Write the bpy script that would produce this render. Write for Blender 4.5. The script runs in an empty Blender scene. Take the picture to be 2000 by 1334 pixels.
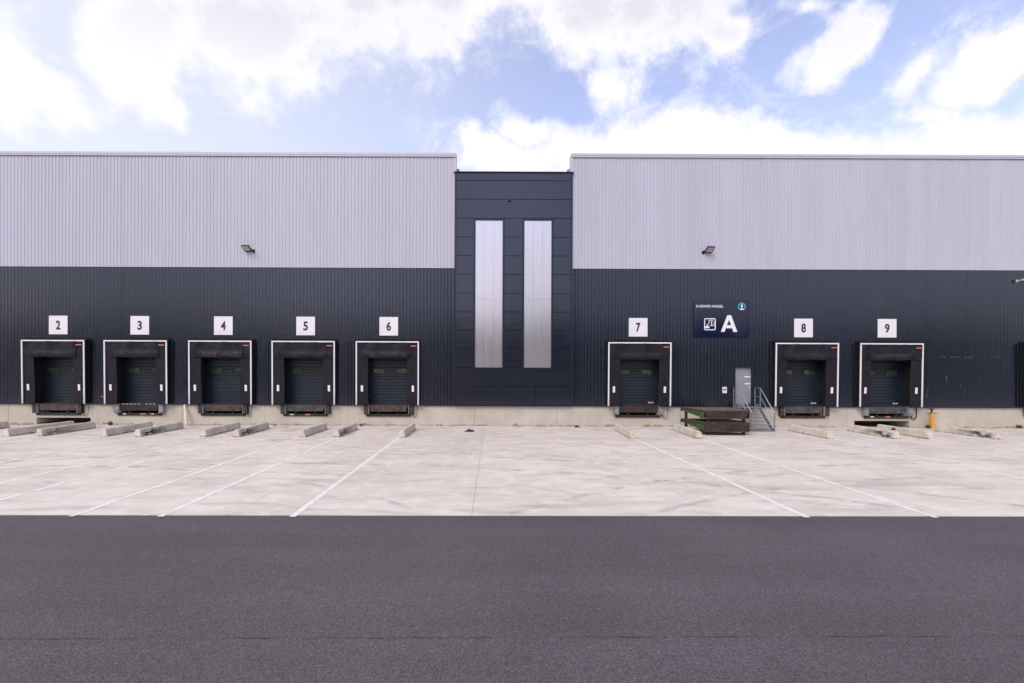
import bpy, bmesh, math, random
from mathutils import Vector, Matrix, noise as mnoise

sc = bpy.context.scene
COL = sc.collection
R = math.radians
random.seed(11)

# ------------------------------------------------------------------ camera
F, PX, PY, D, CH, ROLL = 910.0, 963.0, 722.0, 26.0, 3.16, 0.0040   # measured on the 2000 px wide photograph
cam = bpy.data.cameras.new('camera')
cam.sensor_width = 36.0
cam.lens = 36.0 * F / 2000.0
cam.shift_x = (1000 - PX) / 2000.0
cam.shift_y = (PY - 667) / 2000.0
cam.clip_start, cam.clip_end = 0.1, 3000
camo = bpy.data.objects.new('camera', cam)
COL.objects.link(camo)
camo.matrix_world = Matrix.Translation((0, -D, CH)) @ Matrix.Rotation(R(90), 4, 'X') @ Matrix.Rotation(ROLL, 4, 'Z')
sc.camera = camo

# ------------------------------------------------------------------ sun, exposure
SUN_EL, SUN_AZ = R(46), R(215)            # azimuth clockwise from +Y : behind the camera, to the left
sun = bpy.data.lights.new('sun', 'SUN')
sun.energy, sun.angle, sun.color = 0.90, R(30), (1.0, 0.96, 0.93)
suno = bpy.data.objects.new('sun', sun)
COL.objects.link(suno)
sdir = Vector((math.sin(SUN_AZ) * math.cos(SUN_EL), math.cos(SUN_AZ) * math.cos(SUN_EL), math.sin(SUN_EL)))
suno.rotation_euler = sdir.to_track_quat('Z', 'Y').to_euler()
suno.location = (0, 0, 60)

vs = sc.view_settings
vs.view_transform = 'Standard'
vs.look = 'None'
vs.exposure = 1.32
vs.gamma = 1.0
vs.use_curve_mapping = False
sc.cycles.max_bounces = 8
sc.cycles.caustics_reflective = False
sc.cycles.caustics_refractive = False

# ------------------------------------------------------------------ node helper
class NT:
    def __init__(self, tree):
        self.t = tree
        self.n = tree.nodes
        self.l = tree.links
    def node(self, typ, **kw):
        nd = self.n.new(typ)
        for k, v in kw.items():
            setattr(nd, k, v)
        return nd
    def put(self, sock, v):
        if isinstance(v, bpy.types.NodeSocket):
            self.l.new(v, sock)
        elif v is not None:
            if hasattr(sock, 'default_value'):
                dv = sock.default_value
                if hasattr(dv, '__len__') and hasattr(v, '__len__') and len(dv) == 4 and len(v) == 3:
                    v = (*v, 1.0)
                sock.default_value = v
    def math(self, op, a, b=None, c=None, clamp=False):
        nd = self.node('ShaderNodeMath', operation=op, use_clamp=clamp)
        self.put(nd.inputs[0], a)
        if b is not None: self.put(nd.inputs[1], b)
        if c is not None: self.put(nd.inputs[2], c)
        return nd.outputs[0]
    def vmath(self, op, a, b=None, out=0):
        nd = self.node('ShaderNodeVectorMath', operation=op)
        self.put(nd.inputs[0], a)
        if b is not None:
            if op == 'SCALE': self.put(nd.inputs['Scale'], b)
            else: self.put(nd.inputs[1], b)
        return nd.outputs[out]
    def noise(self, vec, scale, detail=4, rough=0.55, dist=0.0, out='Fac'):
        nd = self.node('ShaderNodeTexNoise')
        if vec is not None: self.l.new(vec, nd.inputs['Vector'])
        nd.inputs['Scale'].default_value = scale
        nd.inputs['Detail'].default_value = detail
        nd.inputs['Roughness'].default_value = rough
        nd.inputs['Distortion'].default_value = dist
        return nd.outputs[out]
    def mapping(self, vec, scale=(1, 1, 1), loc=(0, 0, 0), rot=(0, 0, 0)):
        nd = self.node('ShaderNodeMapping')
        self.l.new(vec, nd.inputs['Vector'])
        nd.inputs['Scale'].default_value = scale
        nd.inputs['Location'].default_value = loc
        nd.inputs['Rotation'].default_value = rot
        return nd.outputs[0]
    def ramp(self, fac, a, b, lo=0.0, hi=1.0, smooth=True):
        nd = self.node('ShaderNodeMapRange')
        nd.interpolation_type = 'SMOOTHSTEP' if smooth else 'LINEAR'
        self.put(nd.inputs['Value'], fac)
        nd.inputs['From Min'].default_value = a
        nd.inputs['From Max'].default_value = b
        nd.inputs['To Min'].default_value = lo
        nd.inputs['To Max'].default_value = hi
        return nd.outputs['Result']
    def mix(self, fac, a, b, blend='MIX'):
        nd = self.node('ShaderNodeMix', data_type='RGBA', blend_type=blend)
        nd.clamp_factor = True
        self.put(nd.inputs[0], fac)
        self.put(nd.inputs[6], a)
        self.put(nd.inputs[7], b)
        return nd.outputs[2]
    def sep(self, vec):
        nd = self.node('ShaderNodeSeparateXYZ')
        self.l.new(vec, nd.inputs[0])
        return nd.outputs
    def comb(self, x, y, z):
        nd = self.node('ShaderNodeCombineXYZ')
        self.put(nd.inputs[0], x); self.put(nd.inputs[1], y); self.put(nd.inputs[2], z)
        return nd.outputs[0]

# ------------------------------------------------------------------ world : Nishita sky with broken cloud
world = bpy.data.worlds.new('World')
sc.world = world
world.use_nodes = True
w = NT(world.node_tree)
for nd in list(w.n): w.n.remove(nd)
SKY_STRENGTH = 0.15
def build_world():
    out = w.node('ShaderNodeOutputWorld')
    bg = w.node('ShaderNodeBackground')
    w.l.new(bg.outputs[0], out.inputs[0])
    bg.inputs['Strength'].default_value = SKY_STRENGTH
    sky = w.node('ShaderNodeTexSky')
    sky.sky_type = 'NISHITA'
    sky.sun_disc = False
    sky.sun_elevation = SUN_EL
    sky.sun_rotation = SUN_AZ
    sky.air_density = 1.0
    sky.dust_density = 1.6
    sky.ozone_density = 2.0
    dirv = w.node('ShaderNodeTexCoord').outputs['Generated']
    x, y, z = w.sep(dirv)
    yy = w.math('MAXIMUM', y, 0.08)
    u = w.math('DIVIDE', x, yy)
    v = w.math('DIVIDE', z, yy)
    uv = w.comb(u, v, 0.0)
    # turbulent offset, so that the cloud banks get torn edges
    wn = w.noise(dirv, 5.0, 6, 0.6, out='Color')
    warp = w.vmath('SCALE', w.vmath('SUBTRACT', wn, (0.5, 0.5, 0.5)), 0.24)
    uvw = w.vmath('ADD', uv, w.vmath('MULTIPLY', warp, (1, 1, 0)))
    # cloud banks : centre, radii (tangent units of the view), tilt, weight
    banks = []
    def bank(px, py, rx, ry, ang=0.0, amp=1.0):
        banks.append(((px - PX) / F, (PY - py) / F, rx / F, ry / F, R(ang), amp))
    bank(700, -60, 560, 205, 2)
    bank(1180, -20, 300, 165, -6)
    bank(270, 90, 150, 160, -50)
    bank(480, 60, 260, 150, 0)
    bank(330, 215, 45, 70, 0, 0.8)
    bank(1210, 140, 70, 60, -60, 0.55)
    bank(1400, 80, 75, 95, -25, 0.7)
    bank(20, 150, 150, 100, -50)
    bank(110, 205, 130, 60, -35, 0.9)
    bank(1310, 300, 340, 95, 2)
    bank(1060, 262, 90, 62, 0, 0.9)
    bank(940, 310, 100, 60, 0, 0.9)
    bank(1030, 335, 110, 62, 0, 0.9)
    bank(1560, 300, 260, 85, 0)
    bank(1900, 300, 330, 100, 6)
    bank(1640, 70, 150, 62, 38)
    bank(1590, 120, 60, 60, 0, 0.7)
    bank(1800, 130, 90, 45, 35, 0.55)
    bank(1940, 110, 150, 62, 32)
    bank(1560, 5, 60, 26, 0, 0.5)
    bank(1820, 215, 90, 30, 10, 0.5)
    f = None
    for (cx, cy, rx, ry, a, amp) in banks:
        dv = w.vmath('SUBTRACT', uvw, (cx, cy, 0))
        m = w.node('ShaderNodeVectorRotate')
        m.rotation_type = 'Z_AXIS'
        w.l.new(dv, m.inputs['Vector'])
        m.inputs['Angle'].default_value = -a
        ln = w.vmath('LENGTH', w.vmath('DIVIDE', m.outputs[0], (rx, ry, 1)), out=1)
        e = w.math('MULTIPLY_ADD', ln, -amp, amp)
        if f is None: f = e
        else:
            sm = w.node('ShaderNodeMath', operation='SMOOTH_MAX')
            w.l.new(f, sm.inputs[0]); w.l.new(e, sm.inputs[1]); sm.inputs[2].default_value = 0.12
            f = sm.outputs[0]
    f = w.math('MAXIMUM', f, -0.55)
    # elsewhere : the same broken cloud, from noise alone
    nlow = w.noise(dirv, 2.3, 3, 0.5)
    fb = w.math('MULTIPLY_ADD', nlow, 3.2, -1.42)
    fm = w.ramp(y, 0.30, 0.60)
    ft = w.math('ADD', w.math('MULTIPLY', f, fm), w.math('MULTIPLY', fb, w.math('SUBTRACT', 1.0, fm)))
    fbm = w.noise(dirv, 9.0, 9, 0.62)
    fine = w.noise(dirv, 34.0, 6, 0.6)
    d = w.math('ADD', ft, w.math('MULTIPLY_ADD', fbm, 1.7, -0.85))
    d = w.math('ADD', d, w.math('MULTIPLY_ADD', fine, 0.55, -0.275))
    mask = w.ramp(d, -0.12, 0.54)
    # thin torn scraps drifting between the banks
    scrap = w.noise(w.mapping(dirv, (1.0, 1.0, 1.8)), 6.5, 8, 0.66, 0.6)
    mask = w.math('MAXIMUM', mask, w.math('MULTIPLY', w.ramp(scrap, 0.50, 0.74), w.ramp(ft, -0.55, -0.05, 0.25, 0.75)))
    # thin veil, thicker to the left where the sky is milky
    veil = w.math('MULTIPLY', w.ramp(x, -0.75, 0.35, 0.72, 0.0), 1.0)
    veil = w.math('MAXIMUM', veil, w.ramp(z, 0.12, 0.42, 0.45, 0.05))
    # cloud body : bright rims, greyer thick middle
    n2 = w.noise(dirv, 3.4, 4, 0.5)
    thick = w.ramp(w.math('ADD', d, w.math('MULTIPLY_ADD', n2, 1.0, -0.5)), 0.22, 0.80)
    high = w.ramp(z, 0.42, 0.60)
    grey = w.math('MULTIPLY', thick, high)
    k = 1.0 / SKY_STRENGTH / 2.0 ** vs.exposure
    ccol = w.mix(grey, (1.06 * k, 1.045 * k, 1.11 * k), (0.84 * k, 0.81 * k, 0.90 * k))
    skyt = w.mix(1.0, sky.outputs[0], (1.13, 0.86, 0.82, 1), 'MULTIPLY')
    skyv = w.mix(veil, skyt, (0.93 * k, 0.95 * k, 1.04 * k))
    colr = w.mix(mask, skyv, ccol)
    w.l.new(colr, bg.inputs['Color'])
build_world()

# ------------------------------------------------------------------ photograph point -> place
def unroll(x, y):
    dx, dy = x - PX, y - PY
    return dx + dy * ROLL, dy - dx * ROLL
def wall_pt(x, y, Y=0.0):                 # point on the vertical plane at depth Y
    dx, dy = unroll(x, y); d = D + Y
    return Vector((dx * d / F, Y, CH - dy * d / F))
def ground_pt(x, y, z=0.0):               # point on the ground
    dx, dy = unroll(x, y); d = F * (CH - z) / dy
    return Vector((dx * d / F, d - D, z))

# ------------------------------------------------------------------ mesh helper
class MB:
    def __init__(self): self.bm = bmesh.new()
    def quad(self, *pts):
        vs_ = [self.bm.verts.new(p) for p in pts]
        return self.bm.faces.new(vs_)
    def box(self, x0, x1, y0, y1, z0, z1, bevel=0.0):
        v = [self.bm.verts.new((x, y, z)) for z in (z0, z1) for y in (y0, y1) for x in (x0, x1)]
        fs = [(0, 2, 3, 1), (4, 5, 7, 6), (0, 1, 5, 4), (2, 6, 7, 3), (0, 4, 6, 2), (1, 3, 7, 5)]
        nf = [self.bm.faces.new([v[i] for i in f]) for f in fs]
        if bevel > 0:
            es = list({e for f in nf for e in f.edges})
            bmesh.ops.bevel(self.bm, geom=es, offset=bevel, segments=1, affect='EDGES', profile=0.5)
        return self
    def prism_y(self, poly, y0, y1):       # polygon in (x, z), extruded along y; points anticlockwise seen from -y
        a = [self.bm.verts.new((p[0], y0, p[1])) for p in poly]
        b = [self.bm.verts.new((p[0], y1, p[1])) for p in poly]
        self.bm.faces.new(a)
        self.bm.faces.new(b[::-1])
        n = len(poly)
        for i in range(n):
            j = (i + 1) % n
            self.bm.faces.new([a[j], a[i], b[i], b[j]])
        return self
    def hexa(self, lo, hi):                # two quads (4 points each) joined
        a = [self.bm.verts.new(p) for p in lo]; b = [self.bm.verts.new(p) for p in hi]
        self.bm.faces.new(a[::-1]); self.bm.faces.new(b)
        for i in range(4):
            j = (i + 1) % 4
            self.bm.faces.new([a[i], a[j], b[j], b[i]])
        return self
    def tube(self, pts, r, seg=8, cap=True):
        pts = [Vector(p) for p in pts]
        rings = []
        for i, p in enumerate(pts):
            t = (pts[min(i + 1, len(pts) - 1)] - pts[max(i - 1, 0)]).normalized()
            up = Vector((0, 0, 1)) if abs(t.z) < 0.95 else Vector((0, 1, 0))
            s = t.cross(up).normalized(); q = s.cross(t).normalized()
            rr = r[i] if hasattr(r, '__len__') else r
            rings.append([self.bm.verts.new(p + (s * math.cos(a) + q * math.sin(a)) * rr)
                          for a in [2 * math.pi * k / seg for k in range(seg)]])
        for a, b in zip(rings[:-1], rings[1:]):
            for k in range(seg):
                f = self.bm.faces.new([a[k], a[(k + 1) % seg], b[(k + 1) % seg], b[k]])
                f.smooth = True
        if cap:
            self.bm.faces.new(rings[0][::-1]); self.bm.faces.new(rings[-1])
        return self
    def bar(self, a, b, wx, wy):           # rectangular bar between two points
        a, b = Vector(a), Vector(b)
        t = (b - a).normalized()
        up = Vector((1, 0, 0)) if abs(t.x) < 0.9 else Vector((0, 1, 0))
        s = (up - t * up.dot(t)).normalized(); q = t.cross(s)
        o = [s * wx / 2 + q * wy / 2, -s * wx / 2 + q * wy / 2, -s * wx / 2 - q * wy / 2, s * wx / 2 - q * wy / 2]
        return self.hexa([a + k for k in o], [b + k for k in o])
    def grid(self, fn, nu, nv, smooth=True):
        vv = [[self.bm.verts.new(fn(i / nu, j / nv)) for i in range(nu + 1)] for j in range(nv + 1)]
        for j in range(nv):
            for i in range(nu):
                f = self.bm.faces.new([vv[j][i], vv[j][i + 1], vv[j + 1][i + 1], vv[j + 1][i]])
                f.smooth = smooth
        return self
    def build(self, name, mat, parent=None, fix=True):
        if fix: bmesh.ops.recalc_face_normals(self.bm, faces=self.bm.faces[:])
        me = bpy.data.meshes.new(name)
        o = bpy.data.objects.new(name, me)
        COL.objects.link(o)
        if parent is not None:
            o.parent = parent
            off = parent.location.copy()
            if parent.parent is not None: off = off + parent.parent.location
            bmesh.ops.translate(self.bm, verts=self.bm.verts[:], vec=-off)
        self.bm.to_mesh(me); self.bm.free()
        me.materials.append(mat)
        return o
    def top(self, name, mat, base):        # a thing that is one mesh, its origin at base
        base = Vector(base)
        bmesh.ops.translate(self.bm, verts=self.bm.verts[:], vec=-base)
        o = self.build(name, mat)
        o.location = base
        return o

def tag(o, label=None, cat=None, group=None, kind=None):
    if label: o['label'] = label
    if cat: o['category'] = cat
    if group: o['group'] = group
    if kind: o['kind'] = kind
    return o
def thing(name, label, cat, loc=(0, 0, 0), group=None, kind=None):
    o = bpy.data.objects.new(name, None)
    o.empty_display_size = 0.3
    COL.objects.link(o)
    o.location = loc
    return tag(o, label, cat, group, kind)

def text_mb(body, x0, x1, z0, z1, y, depth=0.004, bold=0.02, sp=1.0):
    """lettering as a thin solid, fitted into the rectangle, facing -Y"""
    cu = bpy.data.curves.new('lettering', 'FONT')
    cu.body = body; cu.size = 1.0; cu.offset = bold; cu.extrude = 0.01; cu.space_character = sp; cu.resolution_u = 6
    o = bpy.data.objects.new('lettering', cu)
    COL.objects.link(o)
    dg = bpy.context.evaluated_depsgraph_get(); dg.update()
    me = bpy.data.meshes.new_from_object(o.evaluated_get(dg))
    bpy.data.objects.remove(o); bpy.data.curves.remove(cu)
    xs = [v.co.x for v in me.vertices]; ys = [v.co.y for v in me.vertices]
    ax, bx, ay, by = min(xs), max(xs), min(ys), max(ys)
    for v in me.vertices:
        zz = v.co.z
        v.co = (x0 + (v.co.x - ax) / (bx - ax) * (x1 - x0), y - (depth if zz > 0 else 0), z0 + (v.co.y - ay) / (by - ay) * (z1 - z0))
    m = MB(); m.bm.from_mesh(me); bpy.data.meshes.remove(me)
    return m

# ------------------------------------------------------------------ materials
def new_mat(name):
    m = bpy.data.materials.new(name); m.use_nodes = True
    t = NT(m.node_tree)
    b = t.n['Principled BSDF']
    return m, t, b
def objvec(t): return t.node('ShaderNodeTexCoord').outputs['Object']
def geopos(t): return t.node('ShaderNodeNewGeometry').outputs['Position']
def bump(t, b, h, strength=0.3, dist=0.01):
    nd = t.node('ShaderNodeBump')
    nd.inputs['Strength'].default_value = strength
    nd.inputs['Distance'].default_value = dist
    t.l.new(h, nd.inputs['Height']); t.l.new(nd.outputs[0], b.inputs['Normal'])
    return nd
def simple(name, col, rough=0.6, metal=0.0, var=0.15, scale=3.0, spec=0.5, bmp=0.0, dirt=None, dirt_amt=0.4, stretch=(1, 1, 1)):
    m, t, b = new_mat(name)
    p = t.mapping(geopos(t), stretch)
    n = t.noise(p, scale, 6, 0.6)
    c2 = tuple(c * (1 - var) for c in col); c3 = tuple(min(1, c * (1 + var)) for c in col)
    c = t.mix(t.ramp(n, 0.3, 0.7), c2, c3)
    if dirt is not None:
        n2 = t.noise(p, scale * 2.7, 8, 0.68, 0.6)
        c = t.mix(t.math('MULTIPLY', t.ramp(n2, 0.48, 0.66), dirt_amt), c, dirt)
    t.put(b.inputs['Base Color'], c)
    t.put(b.inputs['Roughness'], t.ramp(n, 0.2, 0.8, rough * 0.85, min(1, rough * 1.15)))
    b.inputs['Metallic'].default_value = metal
    b.inputs['Specular IOR Level'].default_value = spec
    if bmp: bump(t, b, t.noise(p, scale * 12, 4, 0.6), bmp, 0.005)
    return m

M = {}
def cladding(name, col, rough, spec, metal=0.0, dirtcol=None, tint=None):
    m, t, b = new_mat(name)
    p = geopos(t)
    info = t.node('ShaderNodeObjectInfo')
    n = t.noise(t.mapping(p, (1.0, 1.0, 0.12)), 1.6, 5, 0.6)         # rain streaks run down
    n2 = t.noise(t.mapping(p, (6, 6, 0.5)), 2.0, 5, 0.65)
    k = t.math('ADD', t.ramp(n, 0.3, 0.7, 0.97, 1.025), t.math('MULTIPLY_ADD', info.outputs['Random'], 0.05, -0.025))
    c = t.vmath('SCALE', col, k)
    c = t.mix(t.ramp(n2, 0.58, 0.80, 0.0, 0.09), c, dirtcol or (0.12, 0.11, 0.10))
    t.put(b.inputs['Base Color'], c)
    t.put(b.inputs['Roughness'], t.ramp(n2, 0.3, 0.7, rough * 0.85, rough * 1.2))
    b.inputs['Specular IOR Level'].default_value = spec
    b.inputs['Metallic'].default_value = metal
    if tint: b.inputs['Specular Tint'].default_value = (*tint, 1)
    bump(t, b, t.noise(t.mapping(p, (0.7, 0.7, 1.0)), 2.2, 3, 0.5), 0.10, 0.03)   # oil-canning
    return m
M['light'] = cladding('silver_grey_cladding', (0.443, 0.443, 0.535), 0.45, 0.4)
M['dark'] = cladding('anthracite_cladding', (0.0028, 0.0050, 0.0130), 0.20, 0.90, dirtcol=(0.035, 0.04, 0.055), tint=(0.76, 0.82, 1.0))
M['panel'] = cladding('anthracite_panel', (0.0026, 0.0048, 0.0135), 0.17, 0.88, dirtcol=(0.03, 0.034, 0.05), tint=(0.76, 0.82, 1.0))
M['lighttrim'] = cladding('silver_grey_trim', (0.48, 0.475, 0.57), 0.40, 0.5)
M['darktrim'] = cladding('dark_trim', (0.0040, 0.0065, 0.016), 0.30, 0.7, dirtcol=(0.03, 0.034, 0.05), tint=(0.76, 0.82, 1.0))
M['whitepaint'] = simple('white_enamel', (0.70, 0.69, 0.735), 0.4, var=0.04, scale=1.5)
M['blackprint'] = simple('black_lettering', (0.018, 0.018, 0.022), 0.6, var=0.1)
M['navy'] = simple('navy_sign_face', (0.002, 0.005, 0.032), 0.10, var=0.1, spec=0.5)
M['cyan'] = simple('cyan_print', (0.02, 0.42, 0.66), 0.5, var=0.05)
M['blue'] = simple('blue_print', (0.03, 0.10, 0.42), 0.5, var=0.2, scale=30)
M['whiteprint'] = simple('white_print', (0.74, 0.73, 0.78), 0.5, var=0.05)
M['orange'] = simple('orange_label', (0.55, 0.17, 0.10), 0.5, var=0.2, scale=12)
M['yellowlabel'] = simple('yellow_label', (0.75, 0.42, 0.03), 0.5, var=0.2, scale=12)
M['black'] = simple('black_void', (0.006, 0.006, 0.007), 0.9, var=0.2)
M['rubber'] = simple('black_rubber', (0.022, 0.021, 0.023), 0.75, var=0.35, scale=7, bmp=0.4, dirt=(0.16, 0.15, 0.14), dirt_amt=0.6)
M['galv'] = simple('galvanised_steel', (0.30, 0.31, 0.34), 0.5, metal=0.35, var=0.2, scale=9, dirt=(0.12, 0.11, 0.11), dirt_amt=0.5)
M['stairsteel'] = simple('stair_steel', (0.20, 0.215, 0.25), 0.5, metal=0.3, var=0.18, scale=8, dirt=(0.07, 0.065, 0.065), dirt_amt=0.4)
M['doorgrey'] = simple('grey_door_paint', (0.225, 0.23, 0.275), 0.4, var=0.05, scale=1.2)
M['sectdoor'] = simple('anthracite_section_door', (0.0105, 0.0165, 0.029), 0.40, spec=0.40, var=0.15, scale=1.5)
M['lampblack'] = simple('black_lamp_housing', (0.012, 0.012, 0.015), 0.45, var=0.2)
M['lens'] = simple('lamp_glass', (0.52, 0.48, 0.42), 0.25, var=0.25, scale=25)
M['silver'] = simple('pale_grey_plastic', (0.55, 0.55, 0.58), 0.4, var=0.08)
M['yellow'] = simple('yellow_enamel', (0.62, 0.31, 0.035), 0.45, var=0.12, scale=6, dirt=(0.25, 0.11, 0.03), dirt_amt=0.35)
M['rust'] = simple('rusty_steel', (0.060, 0.036, 0.030), 0.85, var=0.4, scale=10, dirt=(0.03, 0.025, 0.025), dirt_amt=0.7, bmp=0.4)
M['timber'] = simple('pale_timber', (0.55, 0.50, 0.44), 0.7, var=0.15, scale=5)
M['shell'] = simple('roof_membrane', (0.25, 0.25, 0.27), 0.8, var=0.1)
M['soil'] = simple('dark_soil', (0.022, 0.017, 0.014), 0.95, var=0.4, scale=30, bmp=0.8)
M['cable'] = simple('grey_cable', (0.06, 0.06, 0.065), 0.6, var=0.1)

def leveller_steel(name, col, light, amt):
    m, t, b = new_mat(name)
    p = geopos(t)
    n = t.noise(t.mapping(p, (1, 1, 1.6)), 3.0, 8, 0.65)
    c = t.mix(t.ramp(n, 0.35, 0.68), tuple(x * 0.55 for x in col), tuple(x * 1.35 for x in col))
    s = t.noise(t.mapping(p, (1.5, 1.5, 3.0)), 9.0, 10, 0.75, 0.8)
    c = t.mix(t.math('MULTIPLY', t.ramp(s, 0.54, 0.62), amt), c, light)      # scraped by trailers
    t.put(b.inputs['Base Color'], c)
    b.inputs['Roughness'].default_value = 0.7
    b.inputs['Specular IOR Level'].default_value = 0.3
    bump(t, b, s, 0.35, 0.008)
    return m
M['lev_brown'] = leveller_steel('worn_brown_steel', (0.075, 0.055, 0.052), (0.22, 0.19, 0.18), 0.55)
M['lev_grey'] = leveller_steel('worn_grey_steel', (0.075, 0.068, 0.070), (0.22, 0.21, 0.21), 0.5)
M['lev_black'] = leveller_steel('black_painted_steel', (0.030, 0.030, 0.033), (0.09, 0.09, 0.10), 0.3)
M['lev_rustdark'] = leveller_steel('dark_rusty_steel', (0.036, 0.026, 0.025), (0.20, 0.165, 0.15), 0.55)
M['lev_beam'] = leveller_steel('dark_beam_steel', (0.028, 0.024, 0.025), (0.10, 0.08, 0.07), 0.4)
M['deck'] = leveller_steel('rusty_deck_plate', (0.15, 0.10, 0.082), (0.28, 0.23, 0.21), 0.6)
M['green'] = leveller_steel('worn_green_steel', (0.060, 0.115, 0.038), (0.07, 0.042, 0.03), 0.8)

def fabric(name, col):
    m, t, b = new_mat(name)
    p = geopos(t)
    n = t.noise(t.mapping(p, (1, 1, 1.5)), 2.2, 6, 0.6)
    n2 = t.noise(t.mapping(p, (1.2, 1, 2.2)), 4.0, 9, 0.7, 0.5)
    c = t.mix(t.ramp(n, 0.3, 0.7), tuple(x * 0.8 for x in col), tuple(x * 1.2 for x in col))
    c = t.mix(t.ramp(n2, 0.52, 0.75, 0.0, 0.30), c, (0.060, 0.052, 0.056))     # dust rubbed in
    ox, oy, oz = t.sep(objvec(t))                                            # band rubbed pale by trailer roofs
    wav = t.math('MULTIPLY_ADD', t.noise(p, 0.8, 3, 0.5), 0.24, -0.12)
    band = t.math('MULTIPLY', t.ramp(t.math('ABSOLUTE', t.math('ADD', t.math('SUBTRACT', oz, 2.80), wav)), 0.20, 0.04), t.ramp(t.math('ABSOLUTE', ox), 1.25, 0.8))
    rub = t.noise(t.mapping(p, (1.6, 1, 3.0)), 3.0, 8, 0.7)
    c = t.mix(t.math('MULTIPLY', band, t.math('MULTIPLY', t.ramp(rub, 0.38, 0.66, 0.0, 0.9), t.math('MULTIPLY_ADD', t.node('ShaderNodeObjectInfo').outputs['Random'], 0.8, 0.2))), c, (0.085, 0.074, 0.078))
    t.put(b.inputs['Base Color'], c)
    b.inputs['Roughness'].default_value = 0.62
    b.inputs['Specular IOR Level'].default_value = 0.22
    bump(t, b, t.noise(p, 5.0, 5, 0.6), 0.22, 0.03)
    return m
M['curtain'] = fabric('black_pvc_curtain', (0.0100, 0.0090, 0.0150))
M['bellows'] = fabric('black_bellows_fabric', (0.010, 0.009, 0.011))

def polycarb():
    m, t, b = new_mat('multiwall_polycarbonate')
    p = geopos(t)
    n = t.noise(t.mapping(p, (9, 9, 0.35)), 2.0, 4, 0.6)
    n2 = t.noise(t.mapping(p, (3, 3, 0.6)), 4.0, 7, 0.7)
    c = t.mix(t.ramp(n, 0.3, 0.7), (0.51, 0.50, 0.55), (0.55, 0.54, 0.59))
    c = t.mix(t.ramp(n2, 0.58, 0.8, 0.0, 0.10), c, (0.44, 0.43, 0.48))
    t.put(b.inputs['Base Color'], c)
    b.inputs['Metallic'].default_value = 0.80
    t.put(b.inputs['Roughness'], t.ramp(n, 0.3, 0.7, 0.16, 0.20))
    bump(t, b, t.noise(t.mapping(p, (1.2, 1, 0.5)), 1.5, 2, 0.5), 0.10, 0.02)
    return m
M['poly'] = polycarb()

def glass():
    m, t, b = new_mat('door_window_glass')
    b.inputs['Base Color'].default_value = (0.055, 0.068, 0.048, 1)
    b.inputs['Metallic'].default_value = 0.3
    b.inputs['Roughness'].default_value = 0.04
    n = t.noise(geopos(t), 3.0, 2, 0.5)
    bump(t, b, n, 0.08, 0.02)
    return m
M['glass'] = glass()

def plinth_mat():
    m, t, b = new_mat('cast_concrete_plinth')
    p = geopos(t)
    x, y, z = t.sep(p)
    n = t.noise(p, 0.9, 7, 0.6)
    n2 = t.noise(t.mapping(p, (1.5, 1, 0.35)), 2.4, 8, 0.68, 0.4)
    c = t.mix(t.ramp(n, 0.3, 0.7), (0.41, 0.37, 0.315), (0.49, 0.45, 0.39))
    c = t.mix(t.ramp(n2, 0.52, 0.74, 0.0, 0.5), c, (0.52, 0.48, 0.39))       # yellowish lime bloom
    n3 = t.noise(t.mapping(p, (2.2, 1, 0.8)), 2.5, 8, 0.7)
    c = t.mix(t.ramp(n3, 0.60, 0.74, 0.0, 0.25), c, (0.17, 0.155, 0.14))     # damp stains
    # moss and splash dirt growing along the foot, in tufts of its own shape
    n4 = t.noise(t.mapping(p, (1.0, 1, 0.5)), 1.3, 8, 0.75, 0.4)
    n4 = t.math('ADD', t.math('MULTIPLY', n4, 0.7), t.math('MULTIPLY', t.noise(p, 7.0, 6, 0.7), 0.3))
    ht = t.ramp(n4, 0.40, 0.72, 0.0, 0.22)
    foot = t.ramp(t.math('SUBTRACT', ht, z), -0.05, 0.08)
    c = t.mix(t.math('MULTIPLY', foot, 0.75), c, (0.12, 0.105, 0.06))
    gr = t.noise(p, 0.8, 5, 0.6)
    c = t.mix(t.math('MULTIPLY', foot, t.ramp(gr, 0.55, 0.65, 0.0, 0.7)), c, (0.10, 0.12, 0.03))
    t.put(b.inputs['Base Color'], c)
    b.inputs['Roughness'].default_value = 0.85
    b.inputs['Specular IOR Level'].default_value = 0.25
    bump(t, b, t.noise(p, 14, 6, 0.65), 0.22, 0.01)
    return m
M['plinth'] = plinth_mat()

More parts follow.
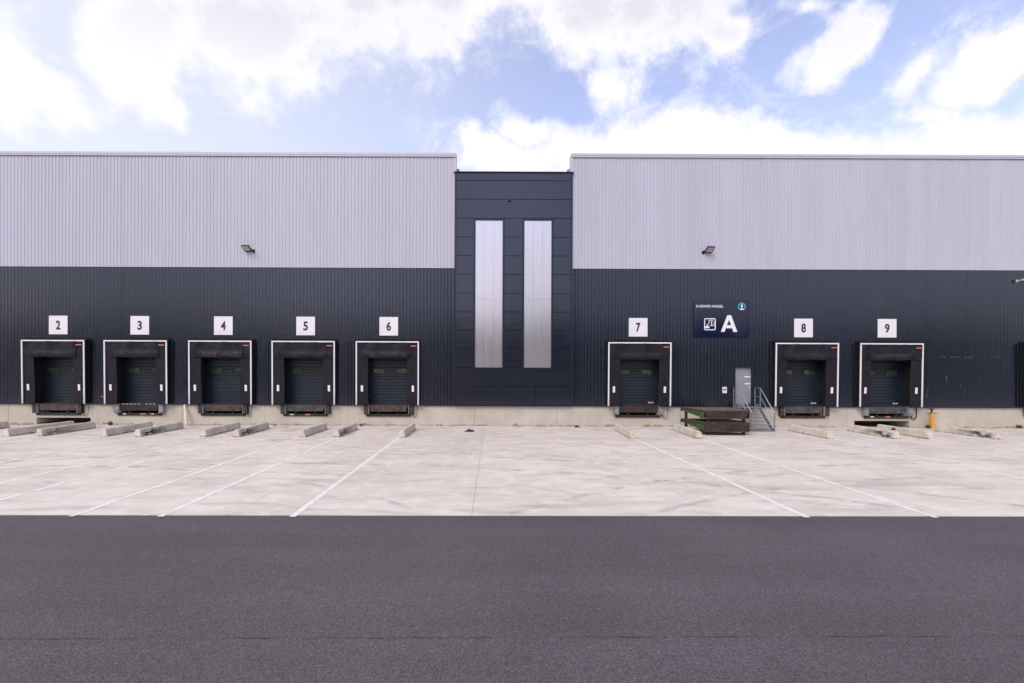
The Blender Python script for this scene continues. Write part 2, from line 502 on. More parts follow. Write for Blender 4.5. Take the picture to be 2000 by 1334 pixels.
def guide_mat():
    m, t, b = new_mat('precast_guide_concrete')
    p = objvec(t)
    g = geopos(t)
    x, y, z = t.sep(p)
    rnd = t.node('ShaderNodeObjectInfo').outputs['Random']
    n = t.noise(g, 2.2, 7, 0.62)
    c = t.mix(t.ramp(n, 0.3, 0.7), (0.46, 0.415, 0.355), (0.62, 0.57, 0.515))
    n2 = t.noise(t.mapping(g, (1, 1, 0.8)), 4.5, 8, 0.7, 0.3)
    c = t.mix(t.ramp(n2, 0.54, 0.72, 0.0, 0.45), c, (0.33, 0.25, 0.17))       # ochre staining
    n3 = t.noise(g, 9.0, 6, 0.7)
    ht = t.ramp(n3, 0.35, 0.7, 0.0, 0.10)
    c = t.mix(t.ramp(t.math('SUBTRACT', ht, z), -0.01, 0.03, 0.0, 0.75), c, (0.09, 0.075, 0.045))   # ragged dark brown towards the foot
    # tyre rub marks near the open end, as strong as each guide shows
    at = t.node('ShaderNodeAttribute'); at.attribute_type = 'OBJECT'; at.attribute_name = 'tyre_rub'
    q = t.mapping(p, (0.9, 2.5, 3.2), rot=(0, R(14), 0))
    s = t.noise(q, 2.0, 7, 0.62, 0.8)
    along = t.math('MULTIPLY', t.ramp(x, 0.02, 0.35), t.ramp(x, 2.3, 0.7))
    zz = t.math('MULTIPLY', t.ramp(z, 0.01, 0.07), t.ramp(z, 0.34, 0.22))
    rub = t.math('MULTIPLY', t.math('MULTIPLY', t.ramp(s, 0.40, 0.56), along), t.math('MULTIPLY', zz, at.outputs['Fac']))
    c = t.mix(rub, c, (0.050, 0.046, 0.048))
    t.put(b.inputs['Base Color'], c)
    b.inputs['Roughness'].default_value = 0.88
    b.inputs['Specular IOR Level'].default_value = 0.25
    bump(t, b, t.noise(g, 26, 6, 0.7), 0.4, 0.008)
    return m
M['guide'] = guide_mat()

def apron_mat():
    m, t, b = new_mat('yard_concrete')
    p = geopos(t)
    x, y, z = t.sep(p)
    rnd = t.node('ShaderNodeObjectInfo').outputs['Random']
    n = t.noise(p, 0.35, 6, 0.6)
    c = t.mix(t.ramp(n, 0.3, 0.7), (0.53, 0.475, 0.425), (0.63, 0.57, 0.52))
    c = t.vmath('SCALE', c, t.math('MULTIPLY_ADD', rnd, 0.05, 0.975))
    # float-finish mottling
    n5 = t.noise(p, 1.6, 7, 0.62, 0.5)
    c = t.mix(t.ramp(n5, 0.45, 0.70, 0.0, 0.65), c, (0.70, 0.645, 0.60))
    # smears dragged across the bays
    q = t.mapping(p, (0.22, 0.9, 1), rot=(0, 0, R(9)))
    s1 = t.noise(q, 1.6, 8, 0.62, 0.9)
    c = t.mix(t.ramp(s1, 0.48, 0.72, 0.0, 0.60), c, (0.38, 0.335, 0.315))
    q2 = t.mapping(p, (0.30, 1.4, 1), rot=(0, 0, R(-16)))
    s2 = t.noise(q2, 1.5, 8, 0.66, 1.2)
    c = t.mix(t.ramp(s2, 0.54, 0.70, 0.0, 0.55), c, (0.35, 0.31, 0.295))
    # tyre tracks : wide arcs left by turning lorries, worn through in places
    brk = t.noise(p, 1.1, 5, 0.65)
    for (cx, cy, rad, wd, am) in ((-6, -38, 27.5, 0.16, 0.5), (-6, -38, 29.4, 0.16, 0.4), (16, -34, 24.0, 0.15, 0.5), (16, -34, 22.1, 0.15, 0.4),
                                  (34, 18, 31.0, 0.14, 0.5), (4, 20, 29.0, 0.14, 0.4), (-30, 16, 27.0, 0.15, 0.5), (-30, 16, 24.8, 0.15, 0.45), (-14, -30, 19.0, 0.12, 0.4)):
        dd = t.vmath('LENGTH', t.vmath('SUBTRACT', p, (cx, cy, 0)), out=1)
        a = t.math('ABSOLUTE', t.math('SUBTRACT', dd, rad))
        mk = t.math('MULTIPLY', t.ramp(a, wd, wd * 0.4), t.ramp(brk, 0.46, 0.62, 0.0, am))
        c = t.mix(mk, c, (0.22, 0.195, 0.20))
    # oil drops and specks
    vo = t.node('ShaderNodeTexVoronoi'); t.l.new(p, vo.inputs['Vector']); vo.inputs['Scale'].default_value = 0.9
    sp = t.math('MULTIPLY', t.ramp(vo.outputs['Distance'], 0.05, 0.02), t.ramp(t.noise(p, 0.5, 2), 0.5, 0.6, 0, 0.6))
    c = t.mix(sp, c, (0.12, 0.10, 0.095))
    # earth washed up along the wall
    e = t.noise(t.mapping(p, (0.5, 1.4, 1)), 2.0, 9, 0.72, 0.4)
    near = t.ramp(y, -3.2, -0.2)
    c = t.mix(t.math('MULTIPLY', near, t.ramp(e, 0.50, 0.68, 0.0, 0.8)), c, (0.20, 0.145, 0.105))
    # fine sand grain
    g = t.noise(p, 38, 4, 0.7)
    c = t.vmath('SCALE', c, t.ramp(g, 0.25, 0.75, 0.94, 1.05))
    t.put(b.inputs['Base Color'], c)
    b.inputs['Roughness'].default_value = 0.78
    b.inputs['Specular IOR Level'].default_value = 0.3
    bump(t, b, t.noise(p, 22, 5, 0.65), 0.12, 0.008)
    return m
M['apron'] = apron_mat()

def asphalt_mat():
    m, t, b = new_mat('asphalt')
    p = geopos(t)
    x, y, z = t.sep(p)
    n = t.noise(p, 0.3, 5, 0.6)
    n1 = t.noise(t.mapping(p, (0.25, 1.0, 1)), 0.9, 6, 0.6)
    c = t.mix(t.ramp(n, 0.3, 0.7), (0.074, 0.062, 0.071), (0.088, 0.075, 0.084))
    c = t.mix(t.ramp(n1, 0.45, 0.7, 0.0, 0.35), c, (0.098, 0.083, 0.096))
    lane = t.noise(t.mapping(p, (0.035, 0.55, 1)), 1.0, 4, 0.55)
    c = t.vmath('SCALE', c, t.ramp(lane, 0.3, 0.7, 0.88, 1.10))
    # aggregate : chips of differing tone
    vo = t.node('ShaderNodeTexVoronoi'); t.l.new(p, vo.inputs['Vector']); vo.inputs['Scale'].default_value = 100
    r, g_, b_ = t.sep(vo.outputs['Color'])
    c = t.vmath('SCALE', c, t.ramp(r, 0.0, 1.0, 0.62, 1.42, smooth=False))
    chip = t.ramp(g_, 0.955, 0.97)
    c = t.mix(t.math('MULTIPLY', chip, t.ramp(vo.outputs['Distance'], 0.5, 0.3)), c, (0.26, 0.235, 0.225))
    vo2 = t.node('ShaderNodeTexVoronoi'); t.l.new(p, vo2.inputs['Vector']); vo2.inputs['Scale'].default_value = 48
    r2, g2, b2 = t.sep(vo2.outputs['Color'])
    c = t.vmath('SCALE', c, t.ramp(r2, 0.0, 1.0, 0.80, 1.20, smooth=False))
    # paving seam between two laid lanes
    wob = t.math('MULTIPLY_ADD', t.noise(t.comb(x, 0.0, 0.0), 1.2, 6, 0.7), 0.16, -0.08)
    off = t.math('ABSOLUTE', t.math('ADD', t.math('SUBTRACT', t.math('MULTIPLY', x, 0.012), y), t.math('SUBTRACT', wob, 20.50)))
    gap = t.math('MULTIPLY', t.ramp(off, 0.020, 0.004), t.ramp(t.noise(t.mapping(p, (0.5, 1, 1)), 2.0, 6, 0.7), 0.42, 0.62, 0.08, 0.80))
    c = t.mix(gap, c, (0.012, 0.011, 0.013))
    t.put(b.inputs['Base Color'], c)
    b.inputs['Roughness'].default_value = 0.75
    b.inputs['Specular IOR Level'].default_value = 0.35
    h = t.math('ADD', t.math('MULTIPLY', vo.outputs['Distance'], -1.0), t.math('MULTIPLY', gap, -3.0))
    h = t.math('ADD', h, t.noise(p, 120, 3, 0.6))
    bump(t, b, h, 0.55, 0.006)
    return m
M['asphalt'] = asphalt_mat()

def paint_mat():
    m, t, b = new_mat('worn_white_road_paint')
    p = geopos(t)
    n = t.noise(p, 3.0, 8, 0.72)
    c = t.mix(t.ramp(n, 0.42, 0.66), (0.75, 0.71, 0.69), (0.64, 0.585, 0.55))
    n2 = t.noise(t.mapping(p, (0.3, 1.0, 1)), 1.6, 8, 0.7)
    c = t.mix(t.ramp(n2, 0.50, 0.68, 0.0, 0.70), c, (0.54, 0.485, 0.45))
    t.put(b.inputs['Base Color'], c)
    b.inputs['Roughness'].default_value = 0.7
    return m
M['paint'] = paint_mat()

def leaf_mat(name, a, b_):
    m, t, b = new_mat(name)
    n = t.noise(geopos(t), 0.8, 4, 0.6)
    c = t.mix(t.ramp(n, 0.3, 0.7), a, b_)
    t.put(b.inputs['Base Color'], c)
    b.inputs['Roughness'].default_value = 0.7
    b.inputs['Specular IOR Level'].default_value = 0.2
    return m
M['leaf'] = leaf_mat('tree_foliage', (0.045, 0.075, 0.022), (0.10, 0.13, 0.045))
M['grass'] = leaf_mat('grass_ground', (0.055, 0.085, 0.025), (0.10, 0.12, 0.045))
M['weed'] = leaf_mat('weed_leaves', (0.05, 0.10, 0.03), (0.09, 0.15, 0.05))
M['litter'] = leaf_mat('dead_leaves', (0.13, 0.07, 0.035), (0.27, 0.17, 0.10))

# ================================================================== GROUND
PL = 1.19          # top of the concrete plinth = dock height
m = MB(); m.quad((-700, -700, -0.03), (700, -700, -0.03), (700, 700, -0.03), (-700, 700, -0.03))
tag(m.build('grass_field', M['grass']), 'open grass ground around the yard', 'grass', kind='structure')
m = MB(); m.quad((-160, -58, 0), (160, -58, 0), (160, 40, 0), (-160, 40, 0))
tag(m.build('asphalt_yard', M['asphalt']), 'dark grey asphalt yard with a paving seam in the foreground', 'asphalt', kind='structure')

def edge_y(x): return -15.93 + 0.0085 * x     # where concrete meets asphalt
apron = thing('concrete_apron', 'pale concrete loading apron with white bay lines and tyre marks', 'concrete apron', (0, 0, 0), kind='structure')
joints = [-0.45 + 5.2 * k for k in range(-12, 13)]
for x0, x1 in zip(joints[:-1], joints[1:]):
    m = MB()
    g = 0.0035
    y1 = 0.4
    m.hexa([(x0 + g, edge_y(x0), -0.10), (x1 - g, edge_y(x1), -0.10), (x1 - g, y1, -0.10), (x0 + g, y1, -0.10)],
           [(x0 + g, edge_y(x0), 0.012), (x1 - g, edge_y(x1), 0.012), (x1 - g, y1, 0.012), (x0 + g, y1, 0.012)])
    m.build('concrete_slab', M['apron'], apron)
# dark filler in the joints lies on the asphalt sheet below
GZ = 0.012

# bay lines : measured start (at the guide) and end (at the asphalt)
lines = [((779, 855), (575, 1007.5)), ((659, 855), (315, 1009)), ((582.5, 855), (145, 1007.5)), ((460, 855), (0, 977.5)),
         ((392.5, 855), (0, 945)), ((262.5, 855), (0, 904)), ((197.5, 855), (0, 886.5)), ((76, 855), (0, 866)),
         ((1242.5, 858.5), (1575, 1011)), ((1370, 858.5), (1830, 1012.5)), ((1632.5, 858.5), (2000, 935)), ((1760, 860), (2000, 900)),
         ((1826, 860), (2000, 884)), ((1950, 860), (2000, 867))]
for a, b_ in lines:
    A, B = ground_pt(*a), ground_pt(*b_)
    X = 0.5 * (A.x + B.x)
    slope = (B.x - A.x) / (B.y - A.y)
    slope = max(-0.03, min(0.03, slope))
    yA, yB = A.y, edge_y(X) - 0.12
    xa = A.x; xb = A.x + slope * (yB - yA)
    m = MB()
    n = 18
    hw = 0.066
    pts = []
    for i in range(n + 1):
        f = i / n
        yy = yA + (yB - yA) * f
        xx = xa + (xb - xa) * f
        zz = GZ + 0.004
        if yy < edge_y(xx): zz = GZ + 0.004
        pts.append((xx, yy, zz, hw + random.uniform(-0.008, 0.008)))
    for p, q in zip(pts[:-1], pts[1:]):
        m.quad((p[0] - p[3], p[1], p[2]), (q[0] - q[3], q[1], q[2]), (q[0] + q[3], q[1], q[2]), (p[0] + p[3], p[1], p[2]))
    m.build('bay_line', M['paint'], apron)

# ================================================================== WAREHOUSE
wh = thing('warehouse', 'long warehouse clad in silver and anthracite ribbed metal with a dark central bay', 'warehouse', (0, 0, 0))
XL, XR = -38.0, 42.0
TL, TR = wall_pt(887.5, 600).x, wall_pt(1117, 600).x      # dark central bay
ZSPLIT, ZTOP = 8.85, 15.06
DOCKS = {2: 115, 3: 274, 4: 437, 5: 597.5, 6: 759.5, 7: 1246, 8: 1568.5, 9: 1731.5, 10: 2053}
DX = {k: wall_pt(v, 640).x for k, v in DOCKS.items()}
PERS = (wall_pt(1435.5, 755).x, wall_pt(1467.5, 755).x)   # personnel door
PZ1 = 3.33

PITCH = 0.1915
prof = [(0.0, 0.0), (0.100, 0.0), (0.122, 1.0), (0.150, 1.0), (0.172, 0.0)]   # wide crown, narrow pan
def rib_points(x0, x1, depth):
    pts = []
    k = math.floor(x0 / PITCH) - 1
    raw = []
    while k * PITCH < x1 + PITCH:
        for (px, pd) in prof: raw.append((k * PITCH + px, pd * depth))
        k += 1
    def at(x):
        for (a, b2) in zip(raw[:-1], raw[1:]):
            if a[0] <= x <= b2[0]:
                t_ = (x - a[0]) / max(1e-9, b2[0] - a[0]); return a[1] + (b2[1] - a[1]) * t_
        return 0.0
    pts.append((x0, at(x0)))
    pts += [r for r in raw if x0 + 1e-4 < r[0] < x1 - 1e-4]
    pts.append((x1, at(x1)))
    return pts
def ribbed(m, x0, x1, z0, z1, yfront, depth=0.020):
    pts = rib_points(x0, x1, depth)
    top = [m.bm.verts.new((p[0], yfront + p[1], z1)) for p in pts]
    bot = [m.bm.verts.new((p[0], yfront + p[1], z0)) for p in pts]
    for i in range(len(pts) - 1):
        m.bm.faces.new([bot[i], bot[i + 1], top[i + 1], top[i]])
openings = [(c - 1.42, c + 1.42, PL, 4.15) for c in DX.values()] + [(PERS[0] - 0.03, PERS[1] + 0.03, PL, PZ1 + 0.03)]
SHEET = PITCH * 6
def sheets(xa, xb):
    k = math.floor(xa / SHEET)
    while k * SHEET < xb - 1e-3:
        a, b2 = max(xa, k * SHEET), min(xb, (k + 1) * SHEET)
        if b2 - a > 0.01:
            j = random.uniform(-0.0035, 0.0035)
            m = MB(); ribbed(m, a, b2 + 0.012, ZSPLIT - 0.03, ZTOP, -0.062 + j)
            m.build('upper_cladding_sheet', M['light'], wh)
            # anthracite sheet below, cut round the openings
            cuts = sorted({a, b2} | {e for o in openings for e in (o[0], o[1]) if a < e < b2})
            m = MB()
            any_ = False
            for s0, s1 in zip(cuts[:-1], cuts[1:]):
                mid = 0.5 * (s0 + s1)
                zb = PL - 0.02
                for o in openings:
                    if o[0] <= mid <= o[1]: zb = o[3]
                ribbed(m, s0, s1 + (0.012 if s1 == b2 and s1 + 0.012 < xb else 0), zb, ZSPLIT - 0.002, -0.022 + j)
            m.build('lower_cladding_sheet', M['dark'], wh)
        k += 1
sheets(XL, TL + 0.03)
sheets(TR - 0.03, XR)
# drip trims, copings, corner trims
def wing_trim(xa, xb, inner):
    m = MB(); m.box(xa, xb, -0.115, 0.52, 15.06, 15.075); m.box(xa, xb, -0.115, -0.095, 14.985, 15.2); m.box(xa, xb, -0.095, 0.52, 15.185, 15.2)
    m.build('coping', M['lighttrim'], wh)
    m = MB(); m.box(xa, xb, -0.078, -0.018, ZSPLIT - 0.045, ZSPLIT - 0.028); m.build('drip_trim', M['lighttrim'], wh)
    m = MB(); m.box(xa, xb, -0.050, 0.06, PL - 0.055, PL - 0.022); m.build('base_flashing', M['darktrim'], wh)
    # return at the end beside the central bay
    s = 1 if inner == xb else -1
    m = MB(); m.box(min(inner, inner - s * 0.11), max(inner, inner - s * 0.11), -0.075, 0.50, ZSPLIT - 0.03, 15.184)
    m.build('corner_trim', M['lighttrim'], wh)
wing_trim(XL, TL + 0.08, TL + 0.08)
wing_trim(TR - 0.08, XR, TR - 0.08)
# roof, back and end walls (closed building)
m = MB(); m.box(XL, TL + 0.05, 0.55, 40, 14.6, 14.75); m.box(TR - 0.05, XR, 0.55, 40, 14.6, 14.75); m.box(TL + 0.051, TR - 0.051, 0.55, 40, 13.8, 13.95)
m.box(TL + 0.051, TL + 0.2, 0.6, 40, 13.951, 14.599); m.box(TR - 0.2, TR - 0.051, 0.6, 40, 13.951, 14.599); m.build('roof', M['shell'], wh)
m = MB()
m.box(XL, XR, 40, 40.2, 0, 14.6); m.box(XL - 0.2, XL, 0.02, 40, 0, 14.9); m.box(XR, XR + 0.2, 0.02, 40, 0, 14.9)
m.build('rear_wall', M['shell'], wh)
m = MB()
for xa, xb in ((XL, TL + 0.05), (TR - 0.05, XR)): m.box(xa, xb, 0.30, 0.53, 14.3, 15.05)
m.box(TL + 0.06, TR - 0.06, 0.25, 0.5, 13.2, 14.1)
m.build('parapet_lining', M['shell'], wh)

def scrape(px, py, wpx, hpx):
    q = wall_pt(px, py, -0.03); f = D / F
    m = MB()
    a, b2 = q.x - wpx * f / 2, q.x + wpx * f / 2
    c, d = q.z - hpx * f / 2, q.z + hpx * f / 2
    j = lambda: random.uniform(-0.3, 0.3)
    m.hexa([(a, -0.027, c), (b2 + j() * (b2 - a), -0.027, c + j() * (d - c)), (b2, -0.027, d), (a + j() * (b2 - a), -0.027, d + j() * (d - c))],
           [(a, -0.0245, c), (b2, -0.0245, c), (b2, -0.0245, d), (a, -0.0245, d)])
    m.build('scrape_mark', M['scrape'], wh)
M['scrape'] = simple('bare_scraped_metal', (0.055, 0.06, 0.075), 0.5, var=0.5, scale=20)
for i in range(10):
    if i not in (2, 6): scrape(1838 + i * 6.7 + random.uniform(-1, 1), 697 + random.uniform(-1, 1), 3.4, 1.6)
for i in range(4): scrape(1936 + i * 6.7, 698 + random.uniform(-1, 1), 3.0, 1.5)
for (px, py, wx, hy) in ((1849, 740, 1.6, 12), (1876, 753, 1.0, 7), (1810, 773, 1.6, 9), (1812, 763, 1.2, 4), (378, 552, 1.4, 4), (1795, 547, 1.2, 3)): scrape(px, py, wx, hy)

# ---- central bay : flat anthracite panels with open joints, two tall translucent windows
YB = -0.13
zj = [wall_pt(1000, y).z for y in (339.6, 354.7, 391, 427.7, 464.4, 500.8, 536.8, 573.7, 610, 646, 682, 718.5, 754.5, 791.6)]
WX = [(wall_pt(928.5, 570).x, wall_pt(981.3, 570).x), (wall_pt(1023.5, 570).x, wall_pt(1076.3, 570).x)]
WZ = (wall_pt(1000, 718).z, wall_pt(1000, 431.5).z)
FR = 0.085
def panel(x0, x1, z0, z1):
    m = MB(); g = 0.0045
    a, b2, c, d = x0 + g * 0.4, x1 - g * 0.4, z0 + g, z1 - g
    e = 0.010
    j = [random.uniform(-0.003, 0.003) for _ in range(4)]
    m.hexa([(a, YB + 0.05, c), (b2, YB + 0.05, c), (b2, YB + 0.05, d), (a, YB + 0.05, d)],
           [(a + e, YB + j[0], c + e), (b2 - e, YB + j[1], c + e), (b2 - e, YB + j[2], d - e), (a + e, YB + j[3], d - e)])
    m.build('facade_panel', M['panel'], wh)
ix0, ix1 = TL + 0.085, TR - 0.085
for z1, z0 in zip(zj[:-1], zj[1:]):
    if z0 >= WZ[1] - 0.02 or z1 <= WZ[0] + 0.02:
        if z1 < 3.0 and z0 > PL + 0.5: panel(ix0, ix1, z0, z1)
        elif z1 < 2.5: panel(ix0, wall_pt(1045, 770).x, z0, z1); panel(wall_pt(1045, 770).x, ix1, z0, z1)
        else: panel(ix0, ix1, z0, z1)
    else:
        z1c = min(z1, WZ[1] + 5); z0c = z0
        panel(ix0, WX[0][0] - FR, z0c, z1c)
        panel(WX[0][1] + FR, WX[1][0] - FR, z0c, z1c)
        panel(WX[1][1] + FR, ix1, z0c, z1c)
m = MB()      # dark backing seen in the joints
xs = [ix0 - 0.02, WX[0][0] - 0.02, WX[0][1] + 0.02, WX[1][0] - 0.02, WX[1][1] + 0.02, ix1 + 0.02]
for a, b2 in ((0, 1), (2, 3), (4, 5)): m.box(xs[a], xs[b2], YB + 0.051, YB + 0.12, PL - 0.02, zj[0] + 0.05)
for a in (0, 1):
    m.box(WX[a][0] - 0.02, WX[a][1] + 0.02, YB + 0.051, YB + 0.12, PL - 0.02, WZ[0] - 0.01)
    m.box(WX[a][0] - 0.02, WX[a][1] + 0.02, YB + 0.051, YB + 0.12, WZ[1] + 0.01, zj[0] + 0.05)
m.build('panel_backing', M['darktrim'], wh)
for xa, xb in ((TL, TL + 0.082), (TR - 0.082, TR)):
    m = MB(); m.box(xa, xb, YB - 0.004, 0.05, PL - 0.03, zj[0], 0.004); m.build('edge_flashing', M['darktrim'], wh)
ct = wall_pt(1000, 336).z - 0.05
m = MB(); m.box(TL - 0.05, TR + 0.05, YB - 0.075, 0.55, zj[0], ct, 0.006); m.build('coping', M['darktrim'], wh)
m = MB(); m.box(TL, TR, YB + 0.02, 0.06, PL - 0.06, PL - 0.031); m.build('base_flashing', M['darktrim'], wh)
for wi, (a, b2) in enumerate(WX):
    fr = MB()
    fr.box(a - FR + 0.01, a, YB - 0.012, YB + 0.12, WZ[0] - 0.06, WZ[1] + 0.07)
    fr.box(b2, b2 + FR - 0.01, YB - 0.012, YB + 0.12, WZ[0] - 0.06, WZ[1] + 0.07)
    fr.box(a, b2, YB - 0.012, YB + 0.12, WZ[1], WZ[1] + 0.07)
    fr.box(a - FR, b2 + FR, YB - 0.05, YB + 0.10, WZ[0] - 0.045, WZ[0] - 0.004)
    fr.box(a - FR, b2 + FR, YB - 0.045, YB + 0.10, WZ[1] + 0.071, WZ[1] + 0.10)
    win = fr.build('window', M['darktrim'], wh)
    j = (945.4, 964.3) if wi == 0 else (1040.6, 1058.6)
    cx = [a] + [wall_pt(q, 570).x for q in j] + [b2]
    for s0, s1 in zip(cx[:-1], cx[1:]):
        p = MB(); p.box(s0 + 0.002, s1 - 0.002, YB + 0.045, YB + 0.085, WZ[0], WZ[1] - 0.001, 0.003); p.build('pane', M['poly'], win)
    for zy, hh in ((662, 0.028), (585, 0.008)):       # cross rails clamping the strips
        zz = wall_pt(1000, zy).z
        p = MB(); p.box(a + 0.004, b2 - 0.004, YB + 0.030, YB + 0.046, zz - hh, zz + hh, 0.004); p.build('cross_rail', M['poly'], win)
    p = MB(); p.box(a, b2, YB + 0.09, YB + 0.11, WZ[0], WZ[1]); p.build('backing', M['shell'], win)

# ---- concrete plinth, in cast lengths, with pits for the levellers
jx = [XL] + [wall_pt(q, 812).x for q in (-150, 15, 179, 355, 517, 679, 926, 1087.6, 1330, 1505, 1655, 1889)] + [XR]
PITZ = 0.545
RECESS = {2: (wall_pt(70, 820).x, wall_pt(176, 820).x, 0.385), 9: (wall_pt(1669.6, 826).x, wall_pt(1777.5, 826).x, 0.385)}
YP = 0.045
holes = [(c - 1.12, c + 1.12, PITZ, 2.0) for c in DX.values()] + [(r[0], r[1], -1, r[2]) for r in RECESS.values()]
for a, b2 in zip(jx[:-1], jx[1:]):
    a2, b3 = a + 0.006, b2 - 0.006
    cuts = sorted({a2, b3} | {e for o in holes for e in (o[0], o[1]) if a2 < e < b3})
    m = MB()
    for s0, s1 in zip(cuts[:-1], cuts[1:]):
        mid = 0.5 * (s0 + s1)
        z0, z1 = -0.1, PL - 0.02
        for o in holes:
            if o[0] <= mid <= o[1]:
                if o[2] > 0: z1 = o[2]
                else: z0 = o[3]
        m.box(s0, s1, YP, 0.60, z0, z1)
    m.build('plinth_panel', M['plinth'], wh)
for k, r in RECESS.items():      # low pocket for tail lifts
    m = MB(); m.box(r[0] - 0.1, r[1] + 0.1, 2.2, 2.3, -0.1, 0.6); m.box(r[0] - 0.1, r[0], 0.60, 2.2, -0.1, 0.6); m.box(r[1], r[1] + 0.1, 0.60, 2.2, -0.1, 0.6)
    m.box(r[0] - 0.1, r[1] + 0.1, 0.601, 2.2, r[2] + 0.005, r[2] + 0.1)
    m.box(r[0] - 0.1, r[1] + 0.1, 0.401, 2.2, -0.05, 0.010)
    m.build('tail_lift_pocket', M['plinth'], wh)

# ---- sectional dock doors
SH = 0.52
def dock_door(k, c):
    yd = 0.40
    fr = MB()
    for s in (-1, 1):
        xa, xb = sorted((c + s * 1.33, c + s * 1.43)); fr.box(xa, xb, 0.02, yd + 0.10, PL - 0.02, 4.15)
    fr.box(c - 1.43, c + 1.43, 0.02, yd + 0.1, 4.12, 4.25)
    fr.box(c - 1.43, c + 1.43, 0.02, yd + 0.1, PL - 0.04, PL - 0.005)
    fr.box(c - 1.5, c + 1.5, yd + 0.101, yd + 0.14, PL - 0.02, 4.25)
    door = fr.build('dock_door', M['black'], wh)
    for i in range(6):
        z0 = PL + 0.015 + i * SH
        z1 = min(z0 + SH - 0.006, 4.118)
        m = MB()
        # profile of a foam-filled section : three shallow ribs
        n = 3
        zz = []
        for r_ in range(n):
            a = z0 + (z1 - z0) * r_ / n; b2 = z0 + (z1 - z0) * (r_ + 1) / n
            zz += [(a, 0.012), (a + 0.012, 0.0), (b2 - 0.016, 0.0), (b2 - 0.004, 0.014)]
        zz.append((z1, 0.014))
        xs_ = [c - 1.329, c + 1.329]
        rows = [[m.bm.verts.new((x, yd + p[1], p[0])) for x in xs_] for p in zz]
        for q0, q1 in zip(rows[:-1], rows[1:]): m.bm.faces.new([q0[0], q0[1], q1[1], q1[0]])
        m.build('door_section', M['sectdoor'], door)
    for s in (-1, 1):
        x0, x1 = sorted((c + s * 0.30, c + s * 0.97))
        f = MB()
        f.box(x0, x1, yd - 0.014, yd + 0.02, 2.895, 2.92); f.box(x0, x1, yd - 0.014, yd + 0.02, 3.18, 3.205)
        f.box(x0, x0 + 0.03, yd - 0.014, yd + 0.02, 2.9205, 3.1795); f.box(x1 - 0.03, x1, yd - 0.014, yd + 0.02, 2.9205, 3.1795)
        f.build('window_frame', M['black'], door)
        f = MB(); f.box(x0 + 0.029, x1 - 0.029, yd - 0.006, yd + 0.005, 2.921, 3.179); f.build('window_pane', M['glass'], door)
    f = MB(); f.box(c - 1.32, c + 1.32, yd - 0.01, yd + 0.03, PL - 0.003, PL + 0.03); f.build('door_seal', M['rubber'], door)
    if k in (7, 8, 9):
        x0 = c + 0.72 if k != 9 else c + 0.70
        f = MB(); f.box(x0, x0 + 0.30, yd - 0.008, yd - 0.002, PL + 0.11, PL + 0.175); f.build('door_label', M['silver'], door)
        f = MB(); f.box(x0 + 0.08, x0 + 0.2, yd - 0.011, yd - 0.0085, PL + 0.12, PL + 0.165); f.build('label_print', M['orange'], door)
for k, c in DX.items(): dock_door(k, c)

# ---- personnel door
fr = MB()
a, b2 = PERS
fr.box(a - 0.03, a, -0.04, 0.14, PL - 0.02, PZ1); fr.box(b2, b2 + 0.07, -0.035, 0.14, PL - 0.02, PZ1)
fr.box(a - 0.05, b2 + 0.10, -0.055, 0.14, PZ1, PZ1 + 0.06)
fr.box(a - 0.2, b2 + 0.2, -0.06, -0.02, PZ1 + 0.061, PZ1 + 0.085)
dr = fr.build('personnel_door', M['darktrim'], wh)
m = MB(); m.box(a, b2, 0.05, 0.10, PL + 0.01, PZ1 - 0.004, 0.004); m.build('door_leaf', M['doorgrey'], dr)
for zy in (736, 749.5):
    zc = wall_pt(1460, zy).z
    m = MB(); m.box(wall_pt(1455, 740).x, b2 - 0.03, 0.043, 0.049, zc - 0.035, zc + 0.035); m.build('white_sticker', M['whitepaint'], dr)
hz = wall_pt(1460, 757.5).z
m = MB(); m.box(b2 - 0.09, b2 - 0.045, 0.04, 0.05, hz - 0.11, hz + 0.09, 0.003); m.tube([(b2 - 0.068, 0.04, hz), (b2 - 0.068, -0.01, hz), (b2 - 0.19, -0.012, hz)], 0.012)
m.build('handle', M['silver'], dr)
pt = wall_pt(1450.5, 733.3)
m = MB(); m.tube([(pt.x, 0.05, pt.z), (pt.x, 0.035, pt.z)], 0.016, 10); m.build('spy_hole', M['silver'], dr)

